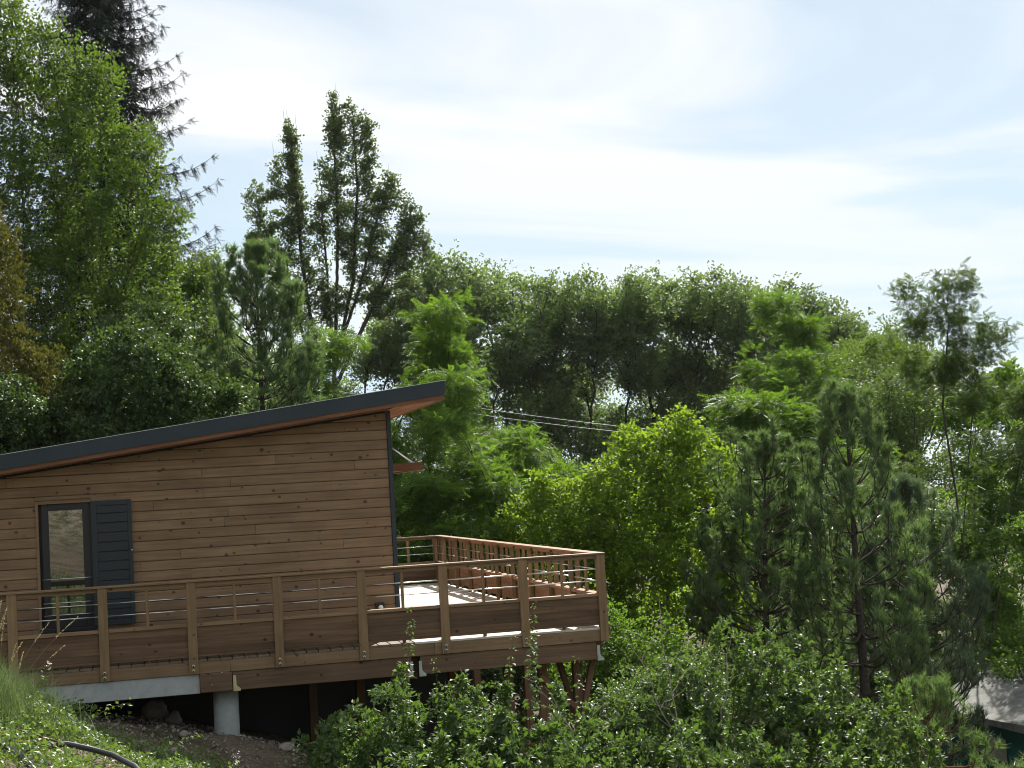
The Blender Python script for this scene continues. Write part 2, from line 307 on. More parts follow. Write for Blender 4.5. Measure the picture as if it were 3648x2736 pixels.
a1 = N(nt, 'ShaderNodeTexNoise'); a1.inputs['Scale'].default_value = 1.1; a1.inputs['Detail'].default_value = 8; a1.inputs['Roughness'].default_value = 0.7; Lk(nt, tc, 'Object', a1, 'Vector')
a2 = N(nt, 'ShaderNodeTexNoise'); a2.inputs['Scale'].default_value = 22; a2.inputs['Detail'].default_value = 6; a2.inputs['Roughness'].default_value = 0.7; Lk(nt, tc, 'Object', a2, 'Vector')
c1 = ramp(nt, [(0.36, (0.055, 0.060, 0.030)), (0.50, (0.12, 0.098, 0.070)), (0.66, (0.19, 0.160, 0.125))]); Lk(nt, a1, 0, c1, 0)
c2 = ramp(nt, [(0.3, (0.45, 0.42, 0.38)), (0.7, (1.25, 1.2, 1.15))]); Lk(nt, a2, 0, c2, 0)
spz = N(nt, 'ShaderNodeSeparateXYZ'); Lk(nt, tc, 'Object', spz, 0)
bk = N(nt, 'ShaderNodeMapRange', i_1=-19.0, i_2=-22.5, i_3=0.0, i_4=1.0); Lk(nt, spz, 1, bk, 0)   # the cutting behind: dry marl, stones, tufts
a3 = N(nt, 'ShaderNodeTexNoise'); a3.inputs['Scale'].default_value = 2.6; a3.inputs['Detail'].default_value = 10; a3.inputs['Roughness'].default_value = 0.75; Lk(nt, tc, 'Object', a3, 'Vector')
c3 = ramp(nt, [(0.40, (0.045, 0.055, 0.022)), (0.48, (0.14, 0.135, 0.09)), (0.58, (0.27, 0.25, 0.20))]); Lk(nt, a3, 0, c3, 0)
cm = N(nt, 'ShaderNodeMixRGB'); Lk(nt, bk, 0, cm, 0); Lk(nt, c1, 0, cm, 1); Lk(nt, c3, 0, cm, 2); c1 = cm
mx = N(nt, 'ShaderNodeMixRGB', blend_type='MULTIPLY', i_0=1.0); Lk(nt, c1, 0, mx, 1); Lk(nt, c2, 0, mx, 2); Lk(nt, mx, 0, b, 'Base Color'); b.inputs['Roughness'].default_value = 0.95; b.inputs['Specular IOR Level'].default_value = 0.15
bp = N(nt, 'ShaderNodeBump'); bp.inputs['Strength'].default_value = 0.9; bp.inputs['Distance'].default_value = 0.03; Lk(nt, a2, 0, bp, 'Height'); Lk(nt, bp, 0, b, 'Normal')
g = mesh_np('ground', np.stack([X, Y, Z], -1).reshape(-1, 3), F, m, smooth=True); tag(g, 'sloping earth ground falling away to the right into the valley', kind='structure')

# ------------------------------------------------------------------ house
YW = 1.20            # wall face; cladding stands proud of the backing
XC = -2.60           # wall corner
SL = 0.125; ZR0 = 3.52; XR = -1.82          # roof: top of verge at its right end, slope
def rtop(x): return ZR0-(XR-x)*SL
H = thing('wooden_house', 'timber clad chalet with a single sloping dark metal edged roof behind the deck', 'house', (-2.6, 1.2, 0))
def hp(o): o.location = o.location-Vector((-2.6, 1.2, 0)); return o
def hbox(name, *a, **k): return hp(box(name, *a, parent=k.pop('parent', H), **k))
HF = -0.25           # fascia bottom offset under roof top etc.
# backing walls
XL = -15.0
def under(x): return rtop(x)-0.28
pl = [(XL, -0.25), (XC-0.012, -0.25), (XC-0.012, rtop(XC)-0.187), (XL, rtop(XL)-0.187)]
wall = prism('wall', pl, YW+0.095, YW+8.6, M['frame'], H); hp(wall)
# cladding: each plank an object, clipped under the sloping roof and round the window
WX0, WX1, WZ0, WZ1 = -7.34, -6.70, 0.44, 2.10      # window opening (patched below)
P = 0.1360
def plank(x0, x1, z0, z1, y):
    """shiplap board: bevelled lower lip, top edge cut to the roof slope where needed"""
    def top(x): return min(z1, under(x)-0.005)
    if x1-x0 < 0.03: return
    if top(x1) <= z0+0.01: return
    if top(x0) <= z0+0.01:
        x0 = x1-(top(x1)-z0-0.012)/SL if top(x1) < z1 else XR-(rtop(XR)-0.285-(z0+0.012))/SL
        if x1-x0 < 0.03: return
    xs = [x0, x1]
    if top(x0) < z1 < under(x1)-0.005: xs = [x0, XR-(rtop(XR)-0.285-z1)/SL, x1]
    cx, cz = (x0+x1)/2, (z0+z1)/2; V = []
    # profile: y-depth per row: bottom groove back, lip, face, top back
    for x in xs:
        t = top(x); e = min(0.010, (t-z0)*0.3)
        V += [(x-cx, y+0.022, z0-cz), (x-cx, y+0.006, z0+0.001-cz), (x-cx, y, z0+e-cz), (x-cx, y, t-e*0.6-cz), (x-cx, y+0.012, t-cz), (x-cx, y+0.028, t-cz)]
    F = []
    for i in range(len(xs)-1):
        for j in range(5): a = i*6+j; F.append((a, a+6, a+7, a+1))
    n = (len(xs)-1)*6
    o = mesh_np('plank', np.array(V), [np.array(F), np.array([(0, 1, 2, 3, 4, 5), (n+5, n+4, n+3, n+2, n+1, n)])], M['clad'], wall)
    o.location = Vector((cx, 0, cz))
    return o
rr = random.Random(4)
z = -0.24; row = 0
while z < under(XC):
    xa = XL; joints = []
    x = XL+rr.uniform(0.8, 4.0)
    while x < XC-0.4: joints.append(x); x += rr.uniform(2.1, 4.2)
    xs = [XL]+joints+[XC-0.015]
    for a, bb in zip(xs[:-1], xs[1:]):
        a += 0.002; bb -= 0.002; yy = YW+rr.uniform(-0.002, 0.002)
        segs = [(a, bb)]
        if z+P > WZ0 and z < WZ1+0.02:
            segs = [(a, min(bb, WX0-0.07)), (max(a, WX1+0.01), bb)]
        for s0, s1 in segs:
            if s1 > s0: plank(s0, s1, z, z+P-0.004, yy)
    z += P; row += 1
plank(WX0-0.068, WX1+0.008, 2.148, 2.205, YW)
hbox('corner_trim', XC-0.012, XC+0.045, YW-0.020, YW+0.05, -0.10, under(XC)+0.015, M['metal_dark'])
# right-hand side wall, planks seen only from the side
for k in range(24):
    z0 = -0.24+k*P
    if z0+P < under(XC): hp(box('side_plank', XC-0.010, XC+0.012, YW+0.06, YW+8.6, z0, z0+P-0.006, M['side'], H))
# roof
YV = 0.80; YB = YW+9.2
def slab(name, xa, xb, t0, t1, y0, y1, m, parent): 
    """sheet following the roof slope, t0..t1 = offsets below the top line"""
    o = prism(name, [(xa, rtop(xa)-t1), (xb, rtop(xb)-t1), (xb, rtop(xb)-t0), (xa, rtop(xa)-t0)], y0, y1, m, parent)
    return hp(o) if parent is H else o
roof = slab('roof', XL-0.3, XR-0.012, 0.010, 0.185, YV+0.012, YB, M['metal_dark'], H)
slab('fascia', XL-0.3, XR, -0.004, 0.190, YV-0.008, YV+0.010, M['metal_dark'], roof)
slab('fascia', XR-0.010, XR+0.004, -0.004, 0.190, YV+0.011, YB, M['metal_dark'], roof)
slab('verge_board', XL-0.3, XR-0.016, 0.186, 0.246, YV+0.014, YV+0.045, M['verge'], roof)
for k in range(3): slab('verge_soffit_board', XL-0.3, XC-0.02, 0.246, 0.262, YV+0.046+k*0.112, YV+0.154+k*0.112, M['verge'], roof)
k = 0; x = XC+0.05
while x < XR-0.05:
    slab('soffit_board', x, min(x+0.105, XR-0.018), 0.236, 0.252, YV+0.047, YB-0.1, M['soffit'], roof); x += 0.112
slab('eave_board', XR-0.045, XR-0.014, 0.190, 0.262, YV+0.047, YB-0.1, M['soffit'], roof)
slab('drip_edge', XL-0.3, XR+0.010, -0.012, -0.004, YV-0.014, YV+0.03, M['zinc'], roof)
# window with frame, pane, guard rods
win = thing('window', None, None, (0, 0, 0)); win.parent = H
for kk in ('label', 'category'):
    if kk in win: del win[kk]
def wbox(name, *a, **k): return hp(box(name, *a, parent=win, **k))
fx0, fx1, fz0, fz1 = WX0, WX1, WZ0, WZ1
wbox('frame', fx0+0.002, fx0+0.095, YW+0.03, YW+0.09, fz0, fz1, M['frame'], bev=0.004)
wbox('frame', fx1-0.105, fx1+0.02, YW+0.03, YW+0.09, fz0, fz1, M['frame'], bev=0.004)
wbox('frame', fx0+0.096, fx1-0.106, YW+0.03, YW+0.09, fz1-0.09, fz1, M['frame'], bev=0.004)
wbox('frame', fx0+0.096, fx1-0.106, YW+0.03, YW+0.09, fz0, fz0+0.185, M['frame'], bev=0.004)
wbox('vent', fx0+0.17, fx0+0.42, YW+0.018, YW+0.029, fz1-0.058, fz1-0.042, M['lampbody'])
wbox('sill', fx0-0.06, fx1+0.03, YW-0.035, YW+0.10, fz0-0.045, fz0-0.002, M['frame'], bev=0.004)
m, nt, b = mat('window_glass'); b.inputs['Base Color'].default_value = (0.012, 0.013, 0.014, 1); b.inputs['Roughness'].default_value = 0.3
gl = N(nt, 'ShaderNodeBsdfGlossy'); gl.inputs['Roughness'].default_value = 0.0; gl.inputs['Color'].default_value = (.95, .96, .93, 1)
mxs = N(nt, 'ShaderNodeMixShader'); mxs.inputs[0].default_value = 0.20; Lk(nt, b, 0, mxs, 1); Lk(nt, gl, 0, mxs, 2); Lk(nt, mxs, 0, nt.nodes['Material Output'], 0)
M['glass'] = m
wbox('pane', fx0+0.093, fx1-0.103, YW+0.055, YW+0.062, fz0+0.183, fz1-0.088, M['glass'])
wbox('casing', fx0-0.069, fx0-0.032, YW-0.016, YW+0.05, fz0-0.05, fz1+0.045, M['clad'], bev=0.003)
wbox('casing', fx0-0.031, fx1+0.03, YW-0.016, YW+0.05, fz1+0.002, fz1+0.045, M['clad'], bev=0.003)
for zz in (1.097, 0.778, 0.617):
    hp(cyl('guard_rod', (fx0+0.0, YW-0.03, zz), (fx1+0.02, YW-0.03, zz), 0.006, M['steel'], win))
# shutter, slid or folded to the right of the window
sh = thing('shutter', None, None, (0, 0, 0)); sh.parent = H
def sbox(name, *a, **k): return hp(box(name, *a, parent=sh, **k))
sx0, sx1, sz0, sz1 = WX1+0.035, WX1+0.54, 0.44, 2.112
SX0 = sx0
sbox('stile', sx0-0.03, sx0+0.05, YW-0.055, YW-0.02, sz0, sz1, M['shutter'], bev=0.004)
sbox('stile', sx1-0.055, sx1, YW-0.055, YW-0.02, sz0, sz1, M['shutter'], bev=0.004)
sbox('cross_rail', sx0+0.051, sx1-0.056, YW-0.055, YW-0.02, sz1-0.065, sz1, M['shutter'])
sbox('cross_rail', sx0+0.051, sx1-0.056, YW-0.055, YW-0.02, sz0, sz0+0.08, M['shutter'])
zz = sz0+0.083
while zz < sz1-0.07:
    z1_ = min(zz+0.122, sz1-0.068); sbox('slat', sx0+0.051, sx1-0.056, YW-0.046, YW-0.026, zz, z1_, M['shutter'], bev=0.004); zz += 0.129
sbox('latch', sx1-0.13, sx1-0.02, YW-0.066, YW-0.056, 1.44, 1.452, M['lampbody'])
hp(cyl('latch_knob', (sx1-0.012, YW-0.075, 1.425), (sx1-0.012, YW-0.055, 1.425), 0.012, M['steel'], sh))
# canopy on the right-hand gable: frame hung from two rods
can = thing('canopy', None, None); can.parent = H
cz0, cz1 = 2.305, 2.425
cz = lambda o: hp(o)
for nm, a in (('beam', (XC+0.05, XC+0.665, 2.30, 2.36, cz0, cz1)), ('beam', (XC+0.05, XC+0.665, 5.6, 5.66, cz0, cz1)), ('beam', (XC+0.605, XC+0.665, 2.361, 5.599, cz0, cz1)), ('beam', (XC+0.05, XC+0.10, 2.361, 5.599, cz0, cz1))):
    hp(box(nm, *a, M['verge'], can))
for k in range(10): hp(box('canopy_board', XC+0.102, XC+0.603, 2.37+k*0.323, 2.37+k*0.323+0.31, cz0+0.02, cz0+0.05, M['soffit'], can))
for yy in (2.33, 5.63): hp(cyl('tie_rod', (XC+0.05, yy, cz1+0.36), (XC+0.52, yy, cz1), 0.012, M['steel'], can))
for yy in (2.33, 5.63): hp(box('cleat', XC+0.47, XC+0.55, yy-0.02, yy+0.02, cz1, cz1+0.012, M['zinc'], can))
# wall lamp
L_ = thing('wall_lamp', 'small square black lamp with round white lens low on the plank wall', 'lamp', (-2.84, YW-0.02, 0.41))
box('housing', -0.062, 0.062, -0.03, 0.018, -0.062, 0.062, M['lampbody'], L_, bev=0.006)
cyl('lens', (0.008, -0.042, -0.004), (0.008, -0.028, -0.004), 0.034, M['lampglass'], L_, 20)
_t = None

# ------------------------------------------------------------------ deck
D = thing('deck', 'raised timber deck on posts and a concrete pillar around the wooden house', 'deck', (0, 0, 0))
s = 1.10
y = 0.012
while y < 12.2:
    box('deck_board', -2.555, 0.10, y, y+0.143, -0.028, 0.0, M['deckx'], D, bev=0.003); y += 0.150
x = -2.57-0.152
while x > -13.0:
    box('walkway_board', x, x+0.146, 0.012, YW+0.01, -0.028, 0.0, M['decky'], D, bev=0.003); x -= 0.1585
# rim joist boards (three lengths) and beams beneath
for a, bb in ((-12.5, -7.96), (-7.955, -4.985), (-4.98, -2.30), (-2.295, 0.06)):
    box('rim_board', a, bb, 0.015, 0.055, -0.185, -0.030, M['rail'], D, bev=0.004)
box('rim_board', 0.062, 0.10, 0.015, 12.25, -0.185, -0.030, M['side'], D, bev=0.004)
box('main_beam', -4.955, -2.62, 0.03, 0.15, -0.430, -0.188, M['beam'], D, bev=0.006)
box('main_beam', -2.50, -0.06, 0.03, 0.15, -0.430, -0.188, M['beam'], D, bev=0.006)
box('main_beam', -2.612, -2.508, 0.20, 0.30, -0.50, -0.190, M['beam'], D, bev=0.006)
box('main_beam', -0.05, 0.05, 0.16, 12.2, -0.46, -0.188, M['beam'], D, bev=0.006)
for yy in (2.4, 4.8, 7.2, 9.6, 12.0): box('cross_beam', -12, -0.06, yy, yy+0.1, -0.40, -0.19, M['beam'], D)
for xx in np.arange(-12, -0.3, 0.6): box('joist', xx, xx+0.05, 0.16, 2.39, -0.18, -0.032, M['beam'], D)
for xx in np.arange(-2.4, -0.3, 0.6): box('joist', xx+0.001, xx+0.051, 2.51, 12.2, -0.18, -0.032, M['beam'], D)
box('concrete_beam', -10.5, -5.375, 0.035, 0.24, -0.435, -0.188, M['concrete'], D, bev=0.006)
box('joint_block', -5.37, -4.965, 0.0, 0.20, -0.425, -0.188, M['beam'], D, bev=0.004)
for px_, pz_ in ((-5.235, -0.245), (-5.225, -0.335), (-5.09, -0.19)):
    cyl('screw_head', (px_, -0.006, pz_), (px_, 0.001, pz_), 0.008, M['steel'], D, 10)
# pillar
n = 28; cx_, cy_ = -5.04, 0.42
o = tube('concrete_pillar', [(cx_, cy_, -1.6), (cx_, cy_, -1.0), (cx_, cy_, -0.43)], 0.165, M['concrete'], D, 28)
# hangers
def hanger(x, y, z0, z1, m, flip=1):
    poly = [(x, z1), (x+0.038*flip, z1), (x+0.042*flip, z0+0.075), (x+0.092*flip, z0+0.03), (x+0.092*flip, z0), (x, z0)]
    return prism('joist_hanger', poly, y-0.006, y, m, D)
hanger(-4.952, 0.024, -0.440, -0.235, M['zincy'])
hanger(-2.52, 0.024, -0.455, -0.25, M['zinc'], 1); hanger(-2.60, 0.024, -0.455, -0.25, M['zinc'], -1)
hanger(-0.055, 0.020, -0.445, -0.235, M['zinc'], 1)
# posts and braces under the corner, footing in the slope
def post(x, y, w_=0.12, z0=None, z1=-0.19): 
    z0 = gz(x, y)-0.2 if z0 is None else z0
    box('support_post', x-w_/2, x+w_/2, y-w_/2, y+w_/2, z0, z1-0.24, M['strut'], D, bev=0.005)
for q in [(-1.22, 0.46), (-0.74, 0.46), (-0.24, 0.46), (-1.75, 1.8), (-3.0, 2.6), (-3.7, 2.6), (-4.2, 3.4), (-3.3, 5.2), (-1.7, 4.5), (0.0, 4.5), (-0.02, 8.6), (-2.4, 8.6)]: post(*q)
def brace(a, b_, w_=0.12, t=0.07):
    a, b_ = Vector(a), Vector(b_); d = (b_-a); Lb = d.length
    o = box('brace', -w_/2, w_/2, -t/2, t/2, -Lb/2, Lb/2, M['strut'], D, bev=0.004); o.location = (a+b_)/2; o.rotation_euler = d.to_track_quat('Z', 'Y').to_euler(); return o
brace((-0.80, 0.36, -0.62), (-0.30, 0.36, -1.10), 0.16)
brace((-0.02, 0.37, -0.44), (-0.22, 0.40, -1.25), 0.12)
brace((-0.46, 0.62, -0.44), (-0.26, 0.62, -1.2), 0.12)
brace((-1.22, 0.36, -1.5), (-0.74, 0.36, -1.9), 0.10)

box('added_dark_screen', -13.0, -1.2, 3.05, 3.2, -3.8, -0.41, M['frame'], D)  # added dark sheet: blocks sun and stands in for the shade under the deck
# ------------------------------------------------------------------ railings
def bolt(x, z, p):
    c = cyl('bolt', (x, -0.021, z), (x, -0.008, z), 0.020, M['zincy'], p, 14); cyl('bolt_nut', (x, -0.028, z), (x, -0.0205, z), 0.011, M['lampbody'], c, 6)
FR = thing('front_railing', 'long front timber railing with steel rods and boarded lower panels along the deck', 'railing', (0, 0, 0), 'deck railings')
PX = [-(7-k)*s for k in range(-2, 8)]
for i, x in enumerate(PX):
    pw = 0.118
    zb = -0.178
    p = box('post', x, x+pw, -0.020, 0.012, zb, 0.990, M['post'], FR, bev=0.004)
    box('stud', x+0.02, x+pw-0.02, 0.075, 0.145, 0.002, 0.955, M['post'], FR, bev=0.003)
    if i < len(PX)-1 and x > -8.5:
        for zz in (-0.075, -0.135):
            bc = cyl('bolt', (-0.004, -0.028, zz-(zb+0.990)/2), (-0.004, -0.016, zz-(zb+0.990)/2), 0.020, M['zinc'] if i > 5 else M['zincy'], p, 14)
            cyl('bolt_nut', (-0.004, -0.035, zz-(zb+0.990)/2), (-0.004, -0.0285, zz-(zb+0.990)/2), 0.010, M['lampbody'], bc, 6)
xr = PX[-1]+0.118
for a, bb in ((-9.95, -8.0), (-7.996, -5.70), (-5.696, -2.98), (-2.976, xr+0.01)):
    box('cap_rail', a, bb, -0.030, 0.150, 0.9915, 1.016, M['rail'], FR, bev=0.003)
rb = random.Random(8)
for i in range(len(PX)-1):
    xa, xb = PX[i]+0.1185, PX[i+1]-0.0005
    box('under_rail', xa, xb, 0.013, 0.055, 0.938, 0.9905, M['rail'], FR, bev=0.003)
    box('ledge', xa, xb, -0.004, 0.130, 0.424, 0.465, M['rail'], FR, bev=0.003)
    xm = (xa+xb)/2
    box('baluster', xm-0.018, xm+0.018, 0.018, 0.054, 0.4655, 0.9375, M['post'], FR, bev=0.002)
    box('baluster', xm-0.022, xm+0.022, 0.062, 0.100, 0.002, 0.4235, M['post'], FR, bev=0.002)
    for zz in (0.633, 0.792): cyl('rod', (xa-0.004, 0.066, zz), (xb+0.004, 0.066, zz), 0.0078, M['steel'], FR, 10)
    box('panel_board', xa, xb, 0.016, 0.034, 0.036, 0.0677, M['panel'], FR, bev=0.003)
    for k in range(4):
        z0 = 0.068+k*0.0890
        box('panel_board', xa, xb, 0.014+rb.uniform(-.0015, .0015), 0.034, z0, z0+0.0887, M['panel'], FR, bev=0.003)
SR = thing('side_railing', 'timber railing with steel rods receding along the right edge of the terrace', 'railing', (0, 0, 0), 'deck railings')
YP = [0.02+1.25*k for k in range(0, 11)]
for i, y in enumerate(YP[1:]+[12.3], 1):
    box('post', 0.075, 0.115, y, y+0.118, -0.178, 0.990, M['post'], SR, bev=0.004)
    box('stud', -0.045, 0.015, y+0.02, y+0.062, 0.002, 0.955, M['post'], SR, bev=0.003)
YQ = [0.15]+[y for y in YP[1:]]+[12.3]
for a, bb in ((0.151, 4.2), (4.204, 8.1), (8.104, 12.45)): box('cap_rail', -0.035, 0.122, a, bb, 0.9915, 1.016, M['side'], SR, bev=0.003)
for i in range(len(YQ)-1):
    ya, yb = YQ[i]+(0.12 if i else 0.0), YQ[i+1]-0.001
    if yb-ya < 0.2: continue
    box('under_rail', 0.03, 0.072, ya, yb, 0.938, 0.9905, M['side'], SR, bev=0.003)
    box('ledge', -0.03, 0.105, ya, yb, 0.424, 0.465, M['side'], SR, bev=0.003)
    ym = (ya+yb)/2
    box('baluster', 0.032, 0.060, ym-0.045, ym+0.045, 0.4655, 0.9375, M['post'], SR, bev=0.002)
    for zz in (0.633, 0.792): cyl('rod', (0.022, ya-0.004, zz), (0.022, yb+0.004, zz), 0.0078, M['steel'], SR, 8)
    for k in range(4):
        z0 = 0.068+k*0.0890
        box('panel_board', 0.040, 0.060, ya, yb, z0, z0+0.0887, M['side'], SR, bev=0.004)
FRR = thing('far_railing', 'far timber railing with two steel rods closing the back end of the terrace', 'railing', (0, 0, 0), 'deck railings')
XP = [-0.06-1.25*k for k in range(0, 5)]
for i in range(len(XP)):
    x = XP[i]
    if i: box('post', x, x+0.118, 12.36, 12.40, -0.178, 0.990, M['post'], FRR, bev=0.004); box('stud', x+0.02, x+0.09, 12.24, 12.285, 0.002, 0.955, M['post'], FRR, bev=0.003)
box('cap_rail', XP[-1], -0.04, 12.27, 12.43, 0.9915, 1.016, M['rail'], FRR, bev=0.003)
for i in range(len(XP)-1):
    xa, xb = XP[i+1]+0.119, XP[i]-0.001
    box('under_rail', xa, xb, 12.33, 12.359, 0.938, 0.9905, M['rail'], FRR)
    box('ledge', xa, xb, 12.27, 12.36, 0.424, 0.465, M['rail'], FRR)
    xm = (xa+xb)/2; box('baluster', xm-0.03, xm+0.03, 12.30, 12.33, 0.4655, 0.9375, M['post'], FRR)
    for zz in (0.633, 0.792): cyl('rod', (xa, 12.29, zz), (xb, 12.29, zz), 0.0078, M['steel'], FRR, 8)
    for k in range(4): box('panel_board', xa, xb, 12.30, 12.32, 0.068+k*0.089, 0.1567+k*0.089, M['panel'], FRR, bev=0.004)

# ------------------------------------------------------------------ vegetation machinery
def unit(v): return v/np.maximum(np.linalg.norm(v, axis=-1, keepdims=True), 1e-9)
def grow(seed, stems, lobes, step=0.3, infl=2.2, kill=0.5, natt=1200, iters=160, tropism=(0, 0, 0.12), tip_r=0.008, power=2.35, wob=0.12, shell=0.35):
    """Space colonisation: branches reach for attraction points strewn through the crown's lobes.
    stems: polylines from the ground; lobes: (cx,cy,cz,rx,ry,rz,weight). Returns nodes, parents, radii."""
    R = np.random.default_rng(seed); nodes = []; par = []
    for st in stems:
        prev = -1
        for a, b_ in zip(st[:-1], st[1:]):
            a, b_ = np.array(a, float), np.array(b_, float); k = max(1, int(np.linalg.norm(b_-a)/step))
            for q in range(k):
                nodes.append(a+(b_-a)*q/k+R.normal(0, 0.04*step, 3)); par.append(prev); prev = len(nodes)-1
        nodes.append(np.array(st[-1], float)); par.append(prev)
    nodes = np.array(nodes); par = list(par)
    W = np.array([l[6] for l in lobes], float); W /= W.sum(); A = []
    for l, wt in zip(lobes, W):
        k = int(natt*wt)+1; d = unit(R.normal(size=(k, 3))); rad = R.random(k)**shell
        A.append(np.array(l[:3])+d*rad[:, None]*np.array(l[3:6]))
    A = np.concatenate(A)
    best = np.full(len(A), 1e9); bi = np.zeros(len(A), int)
    for s0 in range(0, len(nodes), 500):
        d = np.linalg.norm(A[:, None]-nodes[None, s0:s0+500], axis=-1); j = d.argmin(1); dm = d[np.arange(len(A)), j]; c = dm < best; best[c] = dm[c]; bi[c] = j[c]+s0
    grownfrom = {}
    for it in range(iters):
        keep = best > kill; A, best, bi = A[keep], best[keep], bi[keep]
        if len(A) == 0: break
        act = best < infl
        if not act.any():
            infl *= 1.3
            if infl > 30: break
            continue
        ids, inv = np.unique(bi[act], return_inverse=True)
        D_ = np.zeros((len(ids), 3)); np.add.at(D_, inv, unit(A[act]-nodes[bi[act]]))
        D_ = unit(unit(D_)+np.array(tropism)+R.normal(0, wob, (len(ids), 3)))
        new = nodes[ids]+D_*step
        ok = np.ones(len(ids), bool)
        for q, i in enumerate(ids):
            grownfrom[i] = grownfrom.get(i, 0)+1
            if grownfrom[i] > 6: ok[q] = False
        if not ok.any():
            # drop attractors that only stuck nodes serve
            stuck = np.isin(bi, ids) & act; A, best, bi = A[~stuck], best[~stuck], bi[~stuck]; continue
        new = new[ok]; base = len(nodes); nodes = np.concatenate([nodes, new]); par += list(ids[ok])
        d = np.linalg.norm(A[:, None]-new[None], axis=-1); j = d.argmin(1); dm = d[np.arange(len(A)), j]; c = dm < best; best[c] = dm[c]; bi[c] = j[c]+base
        bad = ids[~ok]
        if len(bad):
            st_ = np.isin(bi, bad) & (best < infl); A, best, bi = A[~st_], best[~st_], bi[~st_]
    par = np.array(par); n = len(nodes); acc = np.zeros(n); kids = np.zeros(n, int)
    rad = np.zeros(n)
    for i in range(n-1, -1, -1):
        rad[i] = tip_r if kids[i] == 0 else acc[i]**(1/power)
        if par[i] >= 0: acc[par[i]] += rad[i]**power; kids[par[i]] += 1
    return nodes, par, rad, kids
def branches(name, G, m, parent, n=5, minr=0.0, flare=1.0):
    nodes, par, rad, kids = G
    e = np.nonzero((par >= 0) & (rad >= minr))[0]; a, b_ = nodes[par[e]], nodes[e]; d = unit(b_-a); r1 = rad[e]; r0 = np.minimum(rad[par[e]], r1*1.25)
    ref = np.tile(np.array([0.21, 0.33, 0.05]), (len(e), 1)); u_ = unit(np.cross(d, ref)); v_ = np.cross(d, u_)
    k = n; t = np.arange(k)*2*np.pi/k; c, s_ = np.cos(t), np.sin(t)
    ring = u_[:, None]*c[None, :, None]+v_[:, None]*s_[None, :, None]
    V = np.concatenate([(a-d*r0[:, None]*.4)[:, None]+ring*r0[:, None, None], b_[:, None]+ring*r1[:, None, None]], 1).reshape(-1, 3)
    base = (np.arange(len(e))*2*k)[:, None]; j = np.arange(k); jn = (j+1) % k
    F = np.stack([base+j, base+jn, base+k+jn, base+k+j], -1).reshape(-1, 4)
    return mesh_np(name, V, F, m, parent, smooth=True)
LEAF4 = (np.array([(0, 0, 0), (0, .52, -.03), (0, 1, -.16), (-.30, .42, .09), (.30, .42, .09)]), np.array([(0, 1, 3), (3, 1, 2), (0, 4, 1), (1, 4, 2)]))
LEAF2 = (np.array([(0, 0, 0), (-.34, .5, .07), (0, 1, -.08), (.34, .5, .07)]), np.array([(0, 3, 1), (1, 3, 2)]))
ROUND = (np.array([(0, 0, 0), (-.42, .30, .05), (-.30, .82, .0), (0, 1, -.10), (.30, .82, 0), (.42, .30, .05)]), np.array([(0, 5, 1), (1, 5, 4), (1, 4, 2), (2, 4, 3)]))
def _pinnate(pairs=5):
    V = []; F = []
    for k in range(pairs):
        y = 0.12+0.80*k/(pairs-1); l = .30*(1-.35*abs(k/(pairs-1)-.4)); dz = -.28*y*y
        for sg in (-1, 1):
            b0 = len(V); V += [(0, y-.05, dz), (sg*l, y+.06, dz-.05), (sg*l*.45, y+.16, dz+.02)]; F.append((b0, b0+1, b0+2))
    b0 = len(V); V += [(-.06, .95, -.27), (.06, .95, -.27), (0, 1.22, -.36)]; F.append((b0, b0+1, b0+2))
    return np.array(V), np.array(F)
PINN = _pinnate()
def frames(R, n, dirs=None, spread=1.0, updir=(0, 0, 1), nj=0.6):
    """random leaf frames: Y = leaf axis, Z = leaf normal (mostly upward)"""
    Yv = R.normal(size=(n, 3))*spread
    if dirs is not None: Yv = Yv+dirs
    Yv = unit(Yv); Zv = np.array(updir)+R.normal(0, nj, (n, 3)); Zv = Zv-Yv*(Zv*Yv).sum(-1, keepdims=True); Zv = unit(Zv); Xv = np.cross(Yv, Zv)
    return np.stack([Xv, Yv, Zv], -1)
def scatter(name, tpl, pos, Fm, size, rnd, m, parent, smooth=False):
    T, TF = tpl; n = len(pos); k = len(T)
    V = (np.einsum('nij,kj->nki', Fm, T)*size[:, None, None]+pos[:, None]).reshape(-1, 3)
    F = (TF[None]+(np.arange(n)*k)[:, None, None]).reshape(-1, TF.shape[1])
    return mesh_np(name, V, F, m, parent, np.repeat(rnd, k), smooth)
